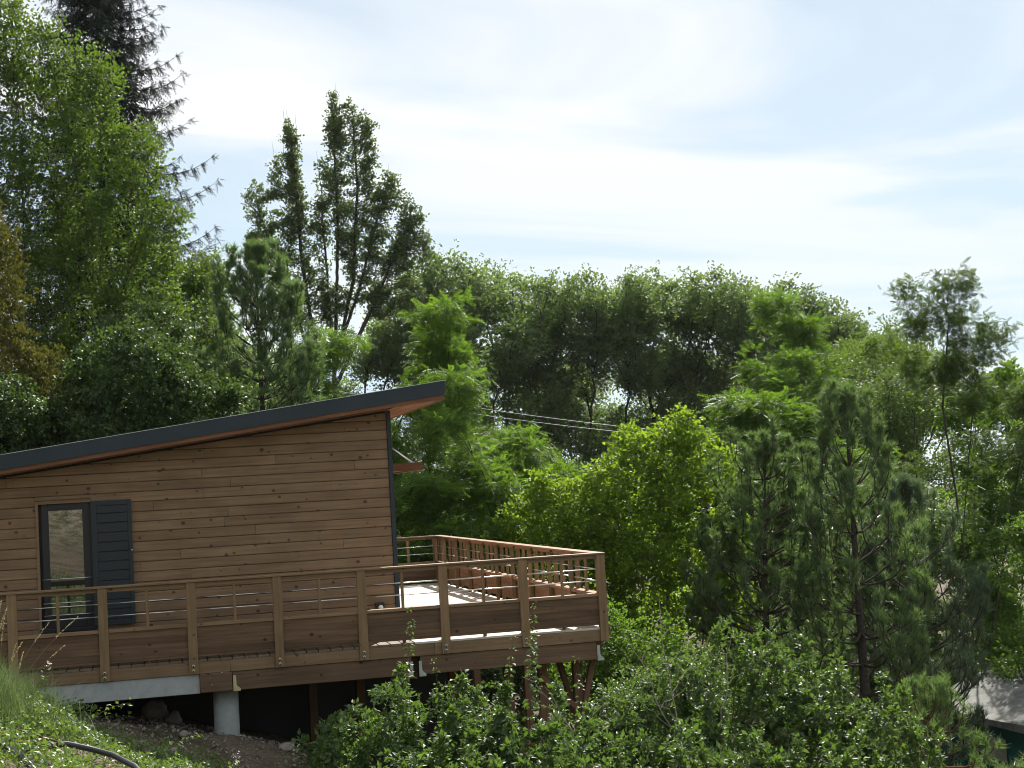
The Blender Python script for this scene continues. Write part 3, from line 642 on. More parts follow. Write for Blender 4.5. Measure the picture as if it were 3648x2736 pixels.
def foliage(name, G, tpl, n, size, m, parent, seed, maxr=0.02, sig=0.22, spread=1.0, nj=0.6, zmin=None, zmax=None, droop=0.0, clump=0.35, szv=0.3, flat=1.0, cl=1, cr=0.07):
    nodes, par, rad, kids = G; R = np.random.default_rng(seed)
    ok = (rad <= maxr) & (par >= 0)
    if zmin is not None: ok &= nodes[:, 2] > zmin
    if zmax is not None: ok &= nodes[:, 2] < zmax
    c = np.nonzero(ok)[0]
    wt = R.random(len(c))**clump+0.15                  # some twigs leafier than others
    wt = wt*(1+1.5*(kids[c] == 0)); wt /= wt.sum()
    i = R.choice(c, n, p=wt); t = R.random(n)[:, None]
    base = nodes[par[i]]*(1-t)+nodes[i]*t; off = R.normal(0, sig, (n, 3)); off[:, 2] *= flat
    if cl > 1:                                         # leaves sit in sprays: several share one short side twig
        h_ = (np.arange(n)//cl)*cl; i, base = i[h_], base[h_]; off = off[h_]*1.15+R.normal(0, cr, (n, 3))*np.array([1, 1, .55])
    d = unit(nodes[i]-nodes[par[i]])
    fr = frames(R, n, d*0.8+np.array([0, 0, -droop])+unit(off)*0.6, spread*0.6, nj=nj)
    tw = R.random(len(nodes)); rn = np.clip(0.45*R.random(n)+0.42*tw[i]+R.normal(0, .05, n), 0, 0.86); rn = np.where(R.random(n) < 0.04, 1.0, rn)
    return scatter(name, tpl, base+off, fr, size*(1+R.uniform(-szv, szv, n)), rn, m, parent)
def copytree(src, label, loc, rz=0, sc=1.0, group=None):
    o = src.copy(); COL.objects.link(o); o.location = loc; o.rotation_euler = (0, 0, rz); o.scale = (sc,)*3 if not isinstance(sc, tuple) else sc; o['label'] = label
    if group: o['group'] = group
    for c in src.children:
        q = c.copy(); COL.objects.link(q); q.parent = o
    return o
def tuft_tpl(nn, L=1.0, wd=0.022, cone=0.9, seed=0):
    R = np.random.default_rng(seed); V = []; F = []
    for k in range(nn):
        d = unit(np.array([R.normal()*cone, 0.55+R.random(), R.normal()*cone])); sd = unit(np.cross(d, R.normal(size=3)))*wd; l = L*R.uniform(.7, 1.05); b0 = len(V); o_ = np.array([0, R.uniform(-.45, .05), 0])
        V += [o_-sd, o_+sd, o_+d*l]; F.append((b0, b0+1, b0+2))
    return np.array(V), np.array(F)

# ------------------------------------------------------------------ trees
def tree(name, label, cat, loc, G, bark, leaves, group=None, nb=5, minr=0.0, stem='trunk'):
    t = thing(name, label, cat, loc, group); branches(stem, G, bark, t, nb, minr)
    for i, kw in enumerate(leaves): foliage(kw.pop('part', 'crown'), G, kw.pop('tpl'), kw.pop('n'), kw.pop('size'), kw.pop('m'), t, kw.pop('seed'), **kw)
    return t
def at(x, y, dz=-0.15): return (x, y, gz(x, y)+dz)

# big oak at the left
base = at(-7.9, 18.0); h = 14.2-base[2]
G = grow(11, [[(0, 0, 0), (0.1, 0, 2.2), (-0.6, .2, 4.6)], [(0.1, 0, 2.2), (0.9, -.2, 5.2)], [(0.1, 0, 2.0), (-1.9, 0.3, 5.2)]],
         [(-1.0, 0, h-.5, .9, 1.1, .8, .7), (-2.0, 0, h-1.0, .9, 1.1, .9, .7), (-.1, 0, h-1.3, 1.0, 1.3, 1.2, .9), (.9, 0, h-1.8, .75, 1.1, 1.1, .7), (-1.4, 0, h-1.7, 1.1, 1.3, 1.3, .9), (.5, 0, h-3.6, 1.5, 1.5, 1.4, 1.1), (1.75, 0, h-3.6, .8, 1.1, 1.0, .6), (-1.9, 0, h-4.4, 1.6, 1.8, 1.8, 1.2), (1.3, 0, h-5.6, 1.6, 1.6, 1.4, 1.2), (2.3, 0, h-5.2, .7, 1.0, .9, .5), (0, .3, h-6.4, 1.6, 1.6, 1.4, 1.0), (1.9, -.2, h-7.6, 1.3, 1.4, 1.3, 1.0), (-.6, 0, h-8.6, 2.2, 1.8, 1.5, 1.3), (1.6, 0, h-9.6, 1.6, 1.5, 1.2, .9), (-2.9, 0, h-7.5, 1.6, 1.8, 2.2, .9)], step=.26, infl=2.4, kill=.45, natt=2900, tip_r=.007)
tree('oak_tree', 'broad bright green oak filling the upper left in front of the dark spruce', 'tree', base, G, M['bark'], [dict(tpl=LEAF2, n=92000, size=.088, m=M['oak'], seed=3, sig=.15, maxr=.020, cl=8, cr=.08, clump=1.2)])
# lower oak beside it
base = at(-5.0, 21.5); h = 9.4-base[2]
G = grow(12, [[(0, 0, 0), (0, 0, 2), (.2, 0, 4)]], [(-.2, 0, h-2.6, 1.5, 1.4, 2.5, 1.8), (.5, 0, h-5.2, 1.7, 1.6, 2.2, 1.5), (-.8, 0, h-5.8, 1.6, 1.6, 2.0, 1.0), (0.9, 0, h-7.3, 1.4, 1.6, 1.6, 1)], step=.25, infl=2.2, kill=.42, natt=1500, tip_r=.006)
tree('oak_tree', 'smaller dull green oak rising above the roof between the big oak and the pine', 'tree', base, G, M['bark'], [dict(tpl=LEAF2, n=48000, size=.088, m=M['oak'], seed=4, sig=.15, maxr=.02, cl=8, cr=.08, clump=1.2)])
# slender tree with dark leaves
base = at(-3.9, 27.0); h = 9.9-base[2]
G = grow(13, [[(0, 0, 0), (0, 0, 4), (.1, 0, 7)]], [(0, 0, h-1.7, .7, .8, 1.6, 1), (.1, 0, h-4.4, 1.3, 1.2, 2.2, 1.6), (-.2, 0, h-7.3, 1.6, 1.4, 2.0, 1.4)], step=.25, infl=2, kill=.42, natt=900)
tree('slender_tree', 'slender dark leaved tree poking above the foliage left of the pine', 'tree', base, G, M['bark'], [dict(tpl=LEAF2, n=26000, size=.11, m=M['roak'], seed=5, sig=.15, cl=9, cr=.08)])

# dark spruces with hanging twigs
def spruce_parts(t, H_, R0, seed, z0, nwh=46, dens=1.0):
    R = np.random.default_rng(seed); nd = [np.zeros(3)]; pa = [-1]; rd = [.22]; hang = []
    for i in range(1, 31): nd.append(np.array([0, 0, H_*i/30])); pa.append(i-1); rd.append(.22*(1-i/31)+.01)
    for wv in range(nwh):
        z = z0+(H_-z0)*(wv/nwh)**1.05; L = R0*(1-(z-z0)/(H_-z0))**.75+.25
        for k in range(5):
            a = 2*np.pi*(k/5)+wv*1.9+R.normal(0, .25); l = L*R.uniform(.72, 1.12); p = int(np.clip(round(z/H_*30), 0, 29)); prev = p
            last = nd[p]+np.array([0, 0, z-nd[p][2]]); ns = max(4, int(l/.28)); nd.append(last.copy()); pa.append(p); rd.append(.03); prev = len(nd)-1
            for q in range(1, ns+1):
                f = q/ns; r = l*f; zz = z-.30*l*math.sin(f*2.2)*.8+.16*l*f**3; pt = np.array([math.cos(a)*r, math.sin(a)*r, zz]); nd.append(pt); pa.append(prev); rd.append(.028*(1-f)+.005); prev = len(nd)-1
                if f > .18:
                    m_ = int(11*dens*(1-.45*f))+4
                    for _ in range(m_):
                        sd = R.choice([-1, 1]); side = np.array([-math.sin(a), math.cos(a), 0])*sd; bl = (.42*(1-f)+.22)*R.uniform(.5, 1.15)
                        b0 = pt+R.normal(0, .04, 3); di = unit(side*R.uniform(.4, 1)+np.array([math.cos(a), math.sin(a), 0])*R.uniform(.1, .8)+np.array([0, 0, R.uniform(-1.4, .35)])); hang.append((b0, di, bl))
    nd, pa, rd = np.array(nd), np.array(pa), np.array(rd); branches('trunk', (nd, pa, rd, None), M['bark'], t, 5)
    hb = np.array([h[0] for h in hang]); hd = np.array([h[1] for h in hang]); hl = np.array([h[2] for h in hang])
    # each twig: a fishbone of short needled fingers
    V = []; F = []
    T = []; TF = []
    for k in range(5):
        y = k/4+.02; 
        for sg in (-1, 1):
            b0 = len(T); l = .30*(1-.5*y); T += [(0, y-.05, 0), (sg*l, y+.22, -.16), (sg*l*.35, y+.12, -.04)]; TF += [(b0, b0+1, b0+2)]
    b0 = len(T); T += [(-.05, 0, 0), (.05, 0, 0), (0, 1.2, -.05)]; TF += [(b0, b0+1, b0+2)]
    n = len(hb); fr = frames(R, n, hd*6, .4, nj=.5)
    scatter('crown', (np.array(T), np.array(TF)), hb, fr, hl, R.random(n), M['needles'], t)
base = at(-6.95, 24.0); t = thing('spruce_tree', 'tall dark spruce with drooping twigs behind the big oak, cut by the top edge', 'tree', base); spruce_parts(t, 20.2-base[2], 4.25, 21, 6.5, 60, 1.0)
base = at(-11.0, 27.0); t2 = thing('spruce_tree', 'dark spruce only just showing at the extreme top left corner', 'tree', base); spruce_parts(t2, 20.2-base[2], 3.8, 22, 11.0, 12, .8)

# olive brown thuja at the left edge
base = at(-8.75, 11.2); h = 8.5-base[2]
G = grow(14, [[(0, 0, 0), (0, 0, 1.5)], [(0, 0, .3), (-.7, 0, 2)], [(0, 0, .3), (.7, 0, 2.0)], [(0, 0, .5), (1.2, -.2, 2.2)]],
         [(-.3, 0, h-2.0, 1.0, 1.1, 2.0, 1.6), (-.5, 0, h-4.2, 1.5, 1.4, 1.9, 1.8), (.7, 0, h-4.0, .75, .9, .9, .7), (.2, 0, h-5.3, 1.25, 1.3, 1.2, 1.2), (1.0, -.2, h-5.1, .75, .9, .7, .6), (-.3, 0, h-6.8, 1.4, 1.3, 1.1, 1.0)], step=.2, infl=1.6, kill=.26, natt=2200, tropism=(0, 0, .35), tip_r=.005)
tree('thuja_tree', 'olive brown thuja with upswept sprays at the left edge above the roof', 'tree', base, G, M['bark'], [dict(tpl=LEAF2, n=75000, size=.066, m=M['thuja'], seed=6, sig=.10, maxr=.02, nj=1.5, droop=-.8, spread=.5, clump=.6, cl=14, cr=.04)], minr=.0)
# glossy shrubs right behind the roof
base = at(-6.2, 10.9); h = 5.6-base[2]
Gs = grow(15, [[(0, 0, 0), (.2, 0, 1.6)], [(0, 0, 0), (-.6, 0, 1.8)], [(0, 0, 0), (.8, 0, 1.5)]], [(.0, 0, h-1.2, 1.2, 1.2, 1.2, 1.5), (-.9, 0, h-2.2, 1.1, 1.1, 1.3, 1), (1.0, 0, h-2.1, 1.0, 1.1, 1.2, 1.1), (.1, 0, h-3.0, 1.8, 1.3, 1.2, 1)], step=.2, infl=1.7, kill=.3, natt=1500, tip_r=.005)
sb = tree('glossy_shrub', 'tall glossy leaved shrub just behind the roof below the thuja', 'shrub', base, Gs, M['bark'], [dict(tpl=LEAF2, n=52000, size=.085, m=M['holly'], seed=7, sig=.12, nj=.8, cl=9, cr=.06)])
copytree(sb, 'rounded glossy shrub above the middle of the roof slope left of the pine trunk', at(-4.6, 12.2, -1.1), 2.1, (.85, .85, .92))
copytree(sb, 'dense glossy shrub at the far left filling the space under the thuja', at(-8.9, 9.9, -1.0), 4.0, .9)
copytree(sb, 'glossy leaved tree behind the shrubs and below the lower oak', at(-6.0, 15.8, -.3), 1.2, (1.1, 1.1, 1.25))

# pines ----------------------------------------------------------------
def pine_tree(name, label, loc, H_, R0, z0, seed, m, tl, nt_, bark, whorls=14, nbr=6, up=.5, tuft_n=20, wd=.012, sparse=0.0, shape=.8, lean=0):
    R = np.random.default_rng(seed); nd = [np.zeros(3)]; pa = [-1]; rd = [.13*H_/8]
    K = 24
    for i in range(1, K+1): nd.append(np.array([lean*(i/K)**2, 0, H_*i/K])); pa.append(i-1); rd.append(.13*H_/8*(1-i/(K+1))+.01)
    tips = []
    def limb(p0, a, el, l, r, prev, depth):
        ns = max(3, int(l/.22)); pt = p0.copy(); e = el
        for q in range(ns):
            e2 = e+up*(q/ns)*.9; a += R.normal(0, .10); d = np.array([math.cos(a)*math.cos(e2), math.sin(a)*math.cos(e2), math.sin(e2)]); pt = pt+d*l/ns
            nd.append(pt.copy()); pa.append(prev); rd.append(r*(1-q/ns)*.7+.004); prev = len(nd)-1
            if depth < 2 and q > ns*.25 and R.random() < .75:
                limb(pt, a+R.choice([-1, 1])*R.uniform(.5, 1.0), e2+R.uniform(-.1, .3), l*(1-q/ns)*.65+.22, r*.5, prev, depth+1)
            if q > ns*.5 or depth > 0: tips.append((pt, d, .85))
        tips.append((pt, d, 1.1))
    for wv in range(whorls):
        f = wv/(whorls-1); z = z0+(H_-z0)*f**.9; L = R0*(1-f)**shape*(0.65+.35*math.sin(min(1, f*3+.35)*1.57))+.18
        p = int(np.clip(round(z/H_*K), 0, K-1))
        for k in range(nbr):
            if R.random() < sparse: continue
            limb(nd[p]+np.array([0, 0, z-nd[p][2]]), 2*np.pi*k/nbr+wv*1.3+R.normal(0, .25), -.12+.75*f+R.normal(0, .12), L*R.uniform(.6, 1.15), .035*(1-f)+.012, p, 0)
    tips.append((nd[K], np.array([0, 0, 1.]), 1.3))
    t = thing(name, label, 'tree', loc); nd, pa, rd = np.array(nd), np.array(pa), np.array(rd); branches('trunk', (nd, pa, rd, None), bark, t, 6)
    P0 = np.array([q[0] for q in tips]); D0 = np.array([q[1] for q in tips]); S0 = np.array([q[2] for q in tips])
    i = R.choice(len(P0), nt_, p=S0/S0.sum()) if nt_ > len(P0) else R.permutation(len(P0))[:nt_]
    pos = P0[i]+R.normal(0, .045, (len(i), 3)); fr = frames(R, len(i), D0[i]*1.6+np.array([0, 0, 1.5]), .6, nj=1.0)
    scatter('crown', tuft_tpl(tuft_n, 1.0, wd/tl*.7, .95, seed), pos, fr, tl*S0[i]*R.uniform(.8, 1.2, len(i)), R.random(len(i))*.8, m, t)
    return t
b = at(-3.35, 15.6); pine_tree('pine_tree', 'bushy fresh green pine standing behind the middle of the roof', b, 7.3-b[2], 2.0, 2.6, 31, M['needlel'], .16, 10500, M['bark'], 20, 8, .6, 13, .013, shape=.5)
b = at(8.45, 9.6); pine_tree('pine_tree', 'dark long needled black pine with upright candles at centre right', b, 3.0-b[2], 1.7, 1.8, 32, M['needlel'], .23, 2300, M['bark'], 13, 6, 1.0, 20, .012, sparse=.1, shape=.45)
b = at(7.0, 11.4); pine_tree('pine_tree', 'paler broad pine between the yellow green aspen and the black pine', b, 2.1-b[2], 1.9, 1.4, 33, M['needlel'], .18, 3600, M['bark'], 14, 7, .8, 17, .013, sparse=.1, shape=.45, lean=.3)
b = at(10.6, 11.5); pine_tree('pine_tree', 'dark pine with low spreading branches right of the black pine', b, 1.0-b[2], 1.9, 1.2, 36, M['needle'], .22, 2400, M['bark'], 12, 6, .8, 18, .012, sparse=.15, shape=.45)
b = at(6.9, 4.0); pine_tree('pine_sapling', 'small young pine in front of the tent at the lower right', b, -2.35-b[2], .65, 1.2, 34, M['needlel'], .17, 420, M['barkpine'], 8, 5, .6, 30, .008, shape=.7)
b = at(7.1, 1.6); pine_tree('pine_sapling', 'lowest young pine top at the bottom right corner before the tent wall', b, -3.45-b[2], .6, .7, 35, M['needlel'], .17, 330, M['barkpine'], 7, 5, .6, 30, .008, shape=.7)

# many-stemmed poplar on the skyline ---------------------------------------
base = at(1.75, 45.5); zb_ = base[2]; h = 20.2-zb_
def pz(a): return a-zb_
PX_ = 1.13
st = [[(0, 0, 0), (0, 0, pz(2)), (.1, 0, pz(7)), (.5, 0, pz(13)), (.55, 0, pz(18.6))], [(0, 0, pz(2)), (-.5, 0, pz(7)), (-.95, 0, pz(12)), (-1.15, 0, pz(17.6))], [(0, 0, pz(4)), (.1, .2, pz(9)), (-.1, 0, pz(14.5))], [(.1, 0, pz(7)), (1.0, 0, pz(11)), (1.35, 0, pz(15)), (1.3, 0, pz(18.3))],
      [(.1, 0, pz(7.5)), (1.2, 0, pz(10.5)), (1.9, .2, pz(13)), (2.5, 0, pz(15))], [(0, 0, pz(6.2)), (1.7, 0, pz(9.8)), (3.3, 0, pz(13.5))], [(-.5, 0, pz(7)), (-1.6, 0, pz(10.5)), (-2.5, .1, pz(14.2))]]
lb = [(.55, 0, pz(17.3), .36, .4, 2.2, 1.2), (1.25, 0, pz(16.9), .42, .4, 2.0, 1.3), (1.85, 0, pz(16.2), .34, .4, 1.9, 1.0), (1.9, 0, pz(14.0), .55, .5, 1.4, 1), (2.6, 0, pz(14.8), .45, .5, 1.1, .8), (3.3, 0, pz(13.5), .55, .5, 1.2, 1), (2.9, 0, pz(12), .7, .6, 1.2, 1),
      (.7, 0, pz(14), .6, .5, 2.0, 1.2), (1.2, 0, pz(12), .8, .6, 1.6, 1.2), (-1.15, 0, pz(16.4), .36, .4, 1.7, 1), (-1.0, 0, pz(14.2), .45, .5, 1.6, 1), (-1.75, 0, pz(15.2), .32, .4, 1.0, .6), (-1.5, 0, pz(13), .45, .5, 1.2, .8), (-2.6, 0, pz(14.3), .42, .4, .8, .6), (-2.4, 0, pz(13), .55, .5, .9, .8),
      (-1.8, 0, pz(11.6), .7, .6, 1.2, 1), (-.6, 0, pz(11.6), .55, .5, 1.4, .8), (.1, 0, pz(15.2), .3, .4, 1.2, .5), (-.4, 0, pz(13), .4, .4, 1.4, .6), (2.2, 0, pz(12.4), .6, .5, 1.4, .9), (3.6, 0, pz(12.4), .5, .5, 1.0, .7), (.2, 0, pz(10), .9, .6, 1.2, .9), (2.0, 0, pz(10.3), .9, .6, 1.2, .9), (-1.4, 0, pz(9.6), .8, .6, 1.0, .8), (3.1, 0, pz(10.3), .7, .6, 1.0, .7), (0, 0, pz(13.4), .35, .4, 1.6, .5)]
st = [[(a*PX_, b_, c*1.02) for a, b_, c in q] for q in st]; lb = [(q[0]*PX_, q[1], q[2]*1.02, q[3]*1.1, q[4], q[5]*1.05, q[6]) for q in lb]
G = grow(41, st, lb, step=.24, infl=2.2, kill=.30, natt=4200, tropism=(0, 0, .6), tip_r=.014, wob=.08)
tp = tree('poplar_tree', 'tall poplar of several upright stems standing above the skyline', 'tree', base, G, M['bark'], [dict(tpl=LEAF2, n=62000, size=.115, m=M['poplar'], seed=9, sig=.10, maxr=.03, nj=1.2, zmin=6.0, clump=2.4, cl=7, cr=.07)], nb=4)
R = np.random.default_rng(5); nd = []; pa = []; rd = []; nn_ = G[0]; c_ = np.nonzero((G[3] == 0) & (nn_[:, 2] > pz(15.6)))[0]
for k in R.choice(c_, 26, replace=False):      # bare whips carried on from the topmost twigs
    p = nn_[k].copy(); nd.append(p); pa.append(-1); rd.append(.011); Lw = R.uniform(.10, .22)
    for q in range(6): p = p+np.array([R.normal(0, .03), R.normal(0, .03), Lw]); nd.append(p); pa.append(len(nd)-2); rd.append(.011-.0015*q)
branches('bare_whip', (np.array(nd), np.array(pa), np.array(rd), None), M['bark'], tp, 3)['kind'] = 'stuff'

# row of oaks behind -----------------------------------------------------
def rowoak(seed, h, wdt, low):
    R = np.random.default_rng(seed); n = 3; stems = []
    for k in range(n): a = R.uniform(-1, 1); stems.append([(0, 0, 0), (a*.6+R.normal(0, .2), R.normal(0, .4), h*.3), (a*wdt*.45, R.normal(0, .8), h*.58)])
    lob = []
    for k in range(11):
        u = R.uniform(-1, 1); zt = h*(1-.16*u*u)-R.uniform(.8, 2.2); lob.append((u*wdt*.8, R.normal(0, 1.0), zt, R.uniform(1.2, 2.2), 1.4, R.uniform(.7, 1.2), 1.0))
    for k in range(12): u = R.uniform(-1, 1); lob.append((u*wdt*.95, R.normal(0, 1.0), h*R.uniform(low, .78), R.uniform(1.0, 1.7), 1.4, R.uniform(.8, 1.4), .9))
    return grow(seed, stems, lob, step=.36, infl=3, kill=.60, natt=2300, tip_r=.014, wob=.2)
rows = []
for k, (sd, hh, ww) in enumerate(((51, 20, 2.9), (52, 20, 3.2), (53, 20, 2.7))):
    G = rowoak(sd, hh, ww, .34); rows.append((sd, hh, G))
POS = [(10.0, 60, 15.3, 0, 'first oak right of the poplar in the skyline row'), (12.9, 62, 15.0, 1, 'second oak right of the poplar with a knobbly rounded top'), (15.9, 60, 13.9, 2, 'lower oak left of the dip in the skyline row'),
       (19.4, 61, 13.9, 0, 'oak right of the dip in the skyline row'), (22.4, 63, 14.5, 1, 'oak at the middle of the right half of the skyline row'), (25.1, 60, 13.9, 2, 'oak with a flat layered top near the right end of the row'), (28.4, 62, 13.6, 0, 'last spreading oak at the right end of the skyline row'),
       (32.0, 61, 12.6, 1, 'low dark oak sloping down at the right end of the skyline row'), (6.4, 62, 12.0, 2, 'dark oak behind the right foot of the poplar'), (-1.6, 58, 11.0, 1, 'dark oak behind the left foot of the poplar'), (-5.2, 56, 10.4, 0, 'dark oak half hidden behind the bushy pine'), (2.2, 66, 9.2, 2, 'low oak seen between the stems of the poplar'),
       (36.0, 60, 9.6, 0, 'distant oak just left of the tall locust'), (43.0, 62, 7.4, 2, 'distant low oak seen behind the tall locust'), (40.2, 70, 8.0, 1, 'distant oak far back between the locusts at the right'),
       (14.0, 74, 12.2, 2, 'oak in the second rank behind the left half of the row'), (20.5, 76, 11.0, 1, 'oak in the second rank behind the dip of the skyline'), (27.0, 75, 11.5, 0, 'oak in the second rank behind the middle of the row'), (33.0, 78, 11.0, 2, 'oak in the second rank behind the right end of the row'), (-10.5, 60, 9.5, 1, 'oak far behind the bushy pine and the slender tree')]
proto = {}
for i, (x, y, zt, v, lab) in enumerate(POS):
    b = at(x, y); sc_ = (zt-b[2])/20.3
    if v not in proto:
        sd, hh, G = rows[v]
        t = tree('row_oak', lab, 'tree', b, G, M['bark'], [dict(tpl=LEAF2, n=40000, size=.155, m=M['roak'], seed=sd, sig=.22, maxr=.035, clump=1.1, cl=6, cr=.13, zmax=19.5)], 'oaks along the skyline', nb=4); t.scale = (sc_, sc_, sc_); proto[v] = t
    else: copytree(proto[v], lab, b, (i*2.4) % 6.28, (sc_*1.0, sc_*1.0, sc_), 'oaks along the skyline')

# locusts -------------------------------------------------------------------
def locust(seed, h, wdt, low=.3, n=8, natt=1100):
    R = np.random.default_rng(seed); stems = [[(0, 0, 0), (R.normal(0, .2), 0, h*.3), (R.normal(0, .5), 0, h*.6)], [(0, 0, h*.1), (-wdt*.4, 0, h*.5)], [(0, 0, h*.1), (wdt*.45, .3, h*.55)]]
    lob = [(R.uniform(-1, 1)*wdt*.75*(1-.5*(k/n)), R.normal(0, .7), h*(low+(1-low)*(k+.2)/n)*.97-.4, R.uniform(.6, 1.1)*wdt*.42, .9, R.uniform(.35, .7), 1) for k in range(n)]
    return grow(seed, stems, lob, step=.26, infl=2.2, kill=.4, natt=natt, tip_r=.006, wob=.16)
def ltree(lab, x, y, zt, wdt, seed, m, n=9000, size=.25, low=.3, nl=12):
    b = at(x, y); h = zt-b[2]+.9; G = locust(seed, h, wdt, low, nl, 1500)
    t = tree('locust_tree', lab, 'tree', b, G, M['bark'], [dict(tpl=PINN, n=n, size=size, m=m, seed=seed, sig=.16, maxr=.02, nj=.5, droop=.35, flat=.6, clump=.7, cl=5, cr=.10)]); t['h'] = h; t['w'] = wdt; return t
def lcopy(src, lab, x, y, zt, wdt, rz):
    b = at(x, y); h = zt-b[2]+.9; k = h/src['h']; q = wdt/src['w']; t = copytree(src, lab, b, rz, (q, q, k)); t['h'] = h; t['w'] = wdt; return t
la = ltree('feathery bright locust directly behind the tip of the roof', 1.1, 21.5, 7.2, 2.1, 62, M['locust'], 9500, .25)
lb2 = ltree('light green locust leaning right beyond the roof tip', 1.7, 16.5, 4.7, 2.2, 63, M['locust'], 10500, .22, .25, 14)
lc = ltree('bright locust at the foot of the last skyline oak', 18.4, 34.5, 9.0, 3.0, 66, M['locust'], 12000, .29, .22, 15)
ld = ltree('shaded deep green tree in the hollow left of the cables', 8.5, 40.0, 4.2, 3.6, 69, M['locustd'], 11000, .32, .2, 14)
lcopy(la, 'feathery locust left of the roof tip whose top crosses the poplar stems', -.7, 25.5, 7.2, 2.2, 2.3)
lcopy(la, 'mid green locust behind the top of the black pine', 15.6, 27.0, 4.6, 2.9, 4.1)
lcopy(lb2, 'fuller locust behind the far railing beside the aspen', 3.2, 18.8, 3.2, 2.3, 2.0)
lcopy(lb2, 'low leafy locust directly behind the far end of the terrace', .2, 15.2, 1.9, 2.4, 4.4)
lcopy(lc, 'bright locust below the power cables right of the aspen', 13.2, 28.5, 3.9, 3.0, 1.7)
lcopy(lc, 'bright spreading locust between the skyline row and the paler pine', 16.6, 31.5, 6.3, 2.8, 3.6)
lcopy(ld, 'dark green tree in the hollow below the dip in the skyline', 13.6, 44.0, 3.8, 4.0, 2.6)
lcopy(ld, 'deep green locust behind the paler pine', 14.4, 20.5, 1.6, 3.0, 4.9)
# right-hand trees
b = at(26.0, 42.0); G = rowoak(56, 8.4-b[2], 3.0, .3)
tree('oak_tree', 'broad dark oak stepping down from the skyline row towards the right', 'tree', b, G, M['bark'], [dict(tpl=LEAF2, n=48000, size=.12, m=M['oak'], seed=23, sig=.2, maxr=.03, cl=9, cr=.09)])
b = at(23.0, 37.0); G = rowoak(54, 7.9-b[2], 2.4, .3)
tree('oak_tree', 'dark green oak left of the tall locust on the right skyline', 'tree', b, G, M['bark'], [dict(tpl=LEAF2, n=42000, size=.12, m=M['oak'], seed=17, sig=.2, maxr=.03)])
b = at(20.6, 31.5); G = rowoak(55, 6.6-b[2], 1.5, .35)
tree('ivy_clad_tree', 'dark brownish ivy clad tree left of the tall locust stems', 'tree', b, G, M['bark'], [dict(tpl=LEAF2, n=38000, size=.11, m=M['locustd'], seed=18, sig=.2, maxr=.03)])
b = at(15.9, 18.0); h = 7.3-b[2]
st = [[(0, 0, 0), (-.2, 0, h*.45), (-.5, 0, h*.72), (-.1, 0, h*.9)], [(0, 0, h*.08), (-1.2, 0, h*.42), (-1.5, 0, h*.62)], [(0, 0, h*.2), (.3, 0, h*.6)], [(-.2, 0, h*.45), (.5, 0, h*.75)], [(0, 0, h*.08), (-2.3, .2, h*.4)], [(0, 0, h*.12), (1.3, .2, h*.45), (2.0, 0, h*.66)]]
lb = [(.1, 0, h-.45, .7, .5, .42, 1.6), (-.95, 0, h-1.4, .7, .6, .5, 1.8), (-.1, 0, h-1.4, .9, .6, .6, 2), (1.05, 0, h-1.9, .7, .6, .6, 1.7), (.3, 0, h-2.4, .8, .6, .5, 1.5), (-1.4, 0, h-.5, .25, .3, .22, .4), (-.2, 0, h-3.0, 1.1, .6, .6, 1.6), (-1.5, 0, h-2.7, .3, .4, .25, .4), (.3, 0, h-3.8, .5, .5, .5, .5),
      (2.1, 0, h-3.7, .9, .8, .7, 1.2), (1.9, 0, h-5.1, 1.2, 1, .8, 1.2), (-2.2, 0, h-6.0, .9, .8, .7, .8), (2.2, 0, h-7.0, 1.4, 1, .8, 1)]
G = grow(72, st, lb, step=.22, infl=1.8, kill=.34, natt=1500, tip_r=.006, wob=.16)
tree('locust_tree', 'tall thin locust with open tufted top against the sky at right', 'tree', b, G, M['bark'], [dict(tpl=PINN, n=15000, size=.17, m=M['locustd'], seed=19, sig=.11, maxr=.012, nj=.7, droop=.3, clump=1.2, cl=5, cr=.06)])
def leafy(name, lab, x, y, zt, wdt, seed, m, n, size, tpl=LEAF2, low=.15, cat='tree', nl=12, bark=None, **k):
    b = at(x, y); h = zt-b[2]; G = locust(seed, h, wdt, low, nl, 1500)
    return tree(name, lab, cat, b, G, bark or M['bark'], [dict(tpl=tpl, n=n, size=size, m=m, seed=seed, sig=.15, maxr=.02, cl=9, cr=.07, **k)])
leafy('edge_tree', 'yellow green tree cut off by the right edge below the sky', 19.6, 21.5, 5.6, 2.6, 73, M['locust'], 30000, .12)
leafy('edge_tree', 'sunlit low branches at the right edge above the tent', 15.3, 13.6, 1.0, 2.4, 74, M['locust'], 26000, .10)
leafy('edge_tree', 'yellow green leafy tree behind the tall locust stems', 17.5, 23.5, 1.9, 3.2, 75, M['locust'], 32000, .12)
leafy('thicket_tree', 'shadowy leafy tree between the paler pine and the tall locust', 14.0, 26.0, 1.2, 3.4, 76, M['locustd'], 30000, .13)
# aspens
b = at(5.6, 13.6); h = 3.6-b[2]
st = [[(0, 0, 0), (0, 0, h*.5), (-.1, 0, h*.8)], [(0, 0, .5), (-1.1, 0, h*.5)], [(0, 0, .5), (1.2, 0, h*.5)]]
lb = [(.6, 0, h-.7, .55, .7, .65, 1), (-.5, 0, h-.9, .65, .7, .6, 1), (-1.2, 0, h-1.7, .65, .8, .7, 1), (1.3, 0, h-1.6, .75, .8, .8, 1.2), (0, 0, h-2.0, 1.3, 1, .8, 1.6), (-1.7, 0, h-2.9, .9, .8, .7, 1), (1.6, 0, h-2.9, .9, .8, .8, 1), (0, 0, h-3.4, 1.6, 1, .8, 1.5), (-.6, 0, h-4.8, 1.7, 1.1, .9, 1.3), (1.2, 0, h-4.6, 1.2, 1.1, .9, 1), (-.4, 0, h-6.4, 1.8, 1.1, 1.0, 1.2)]
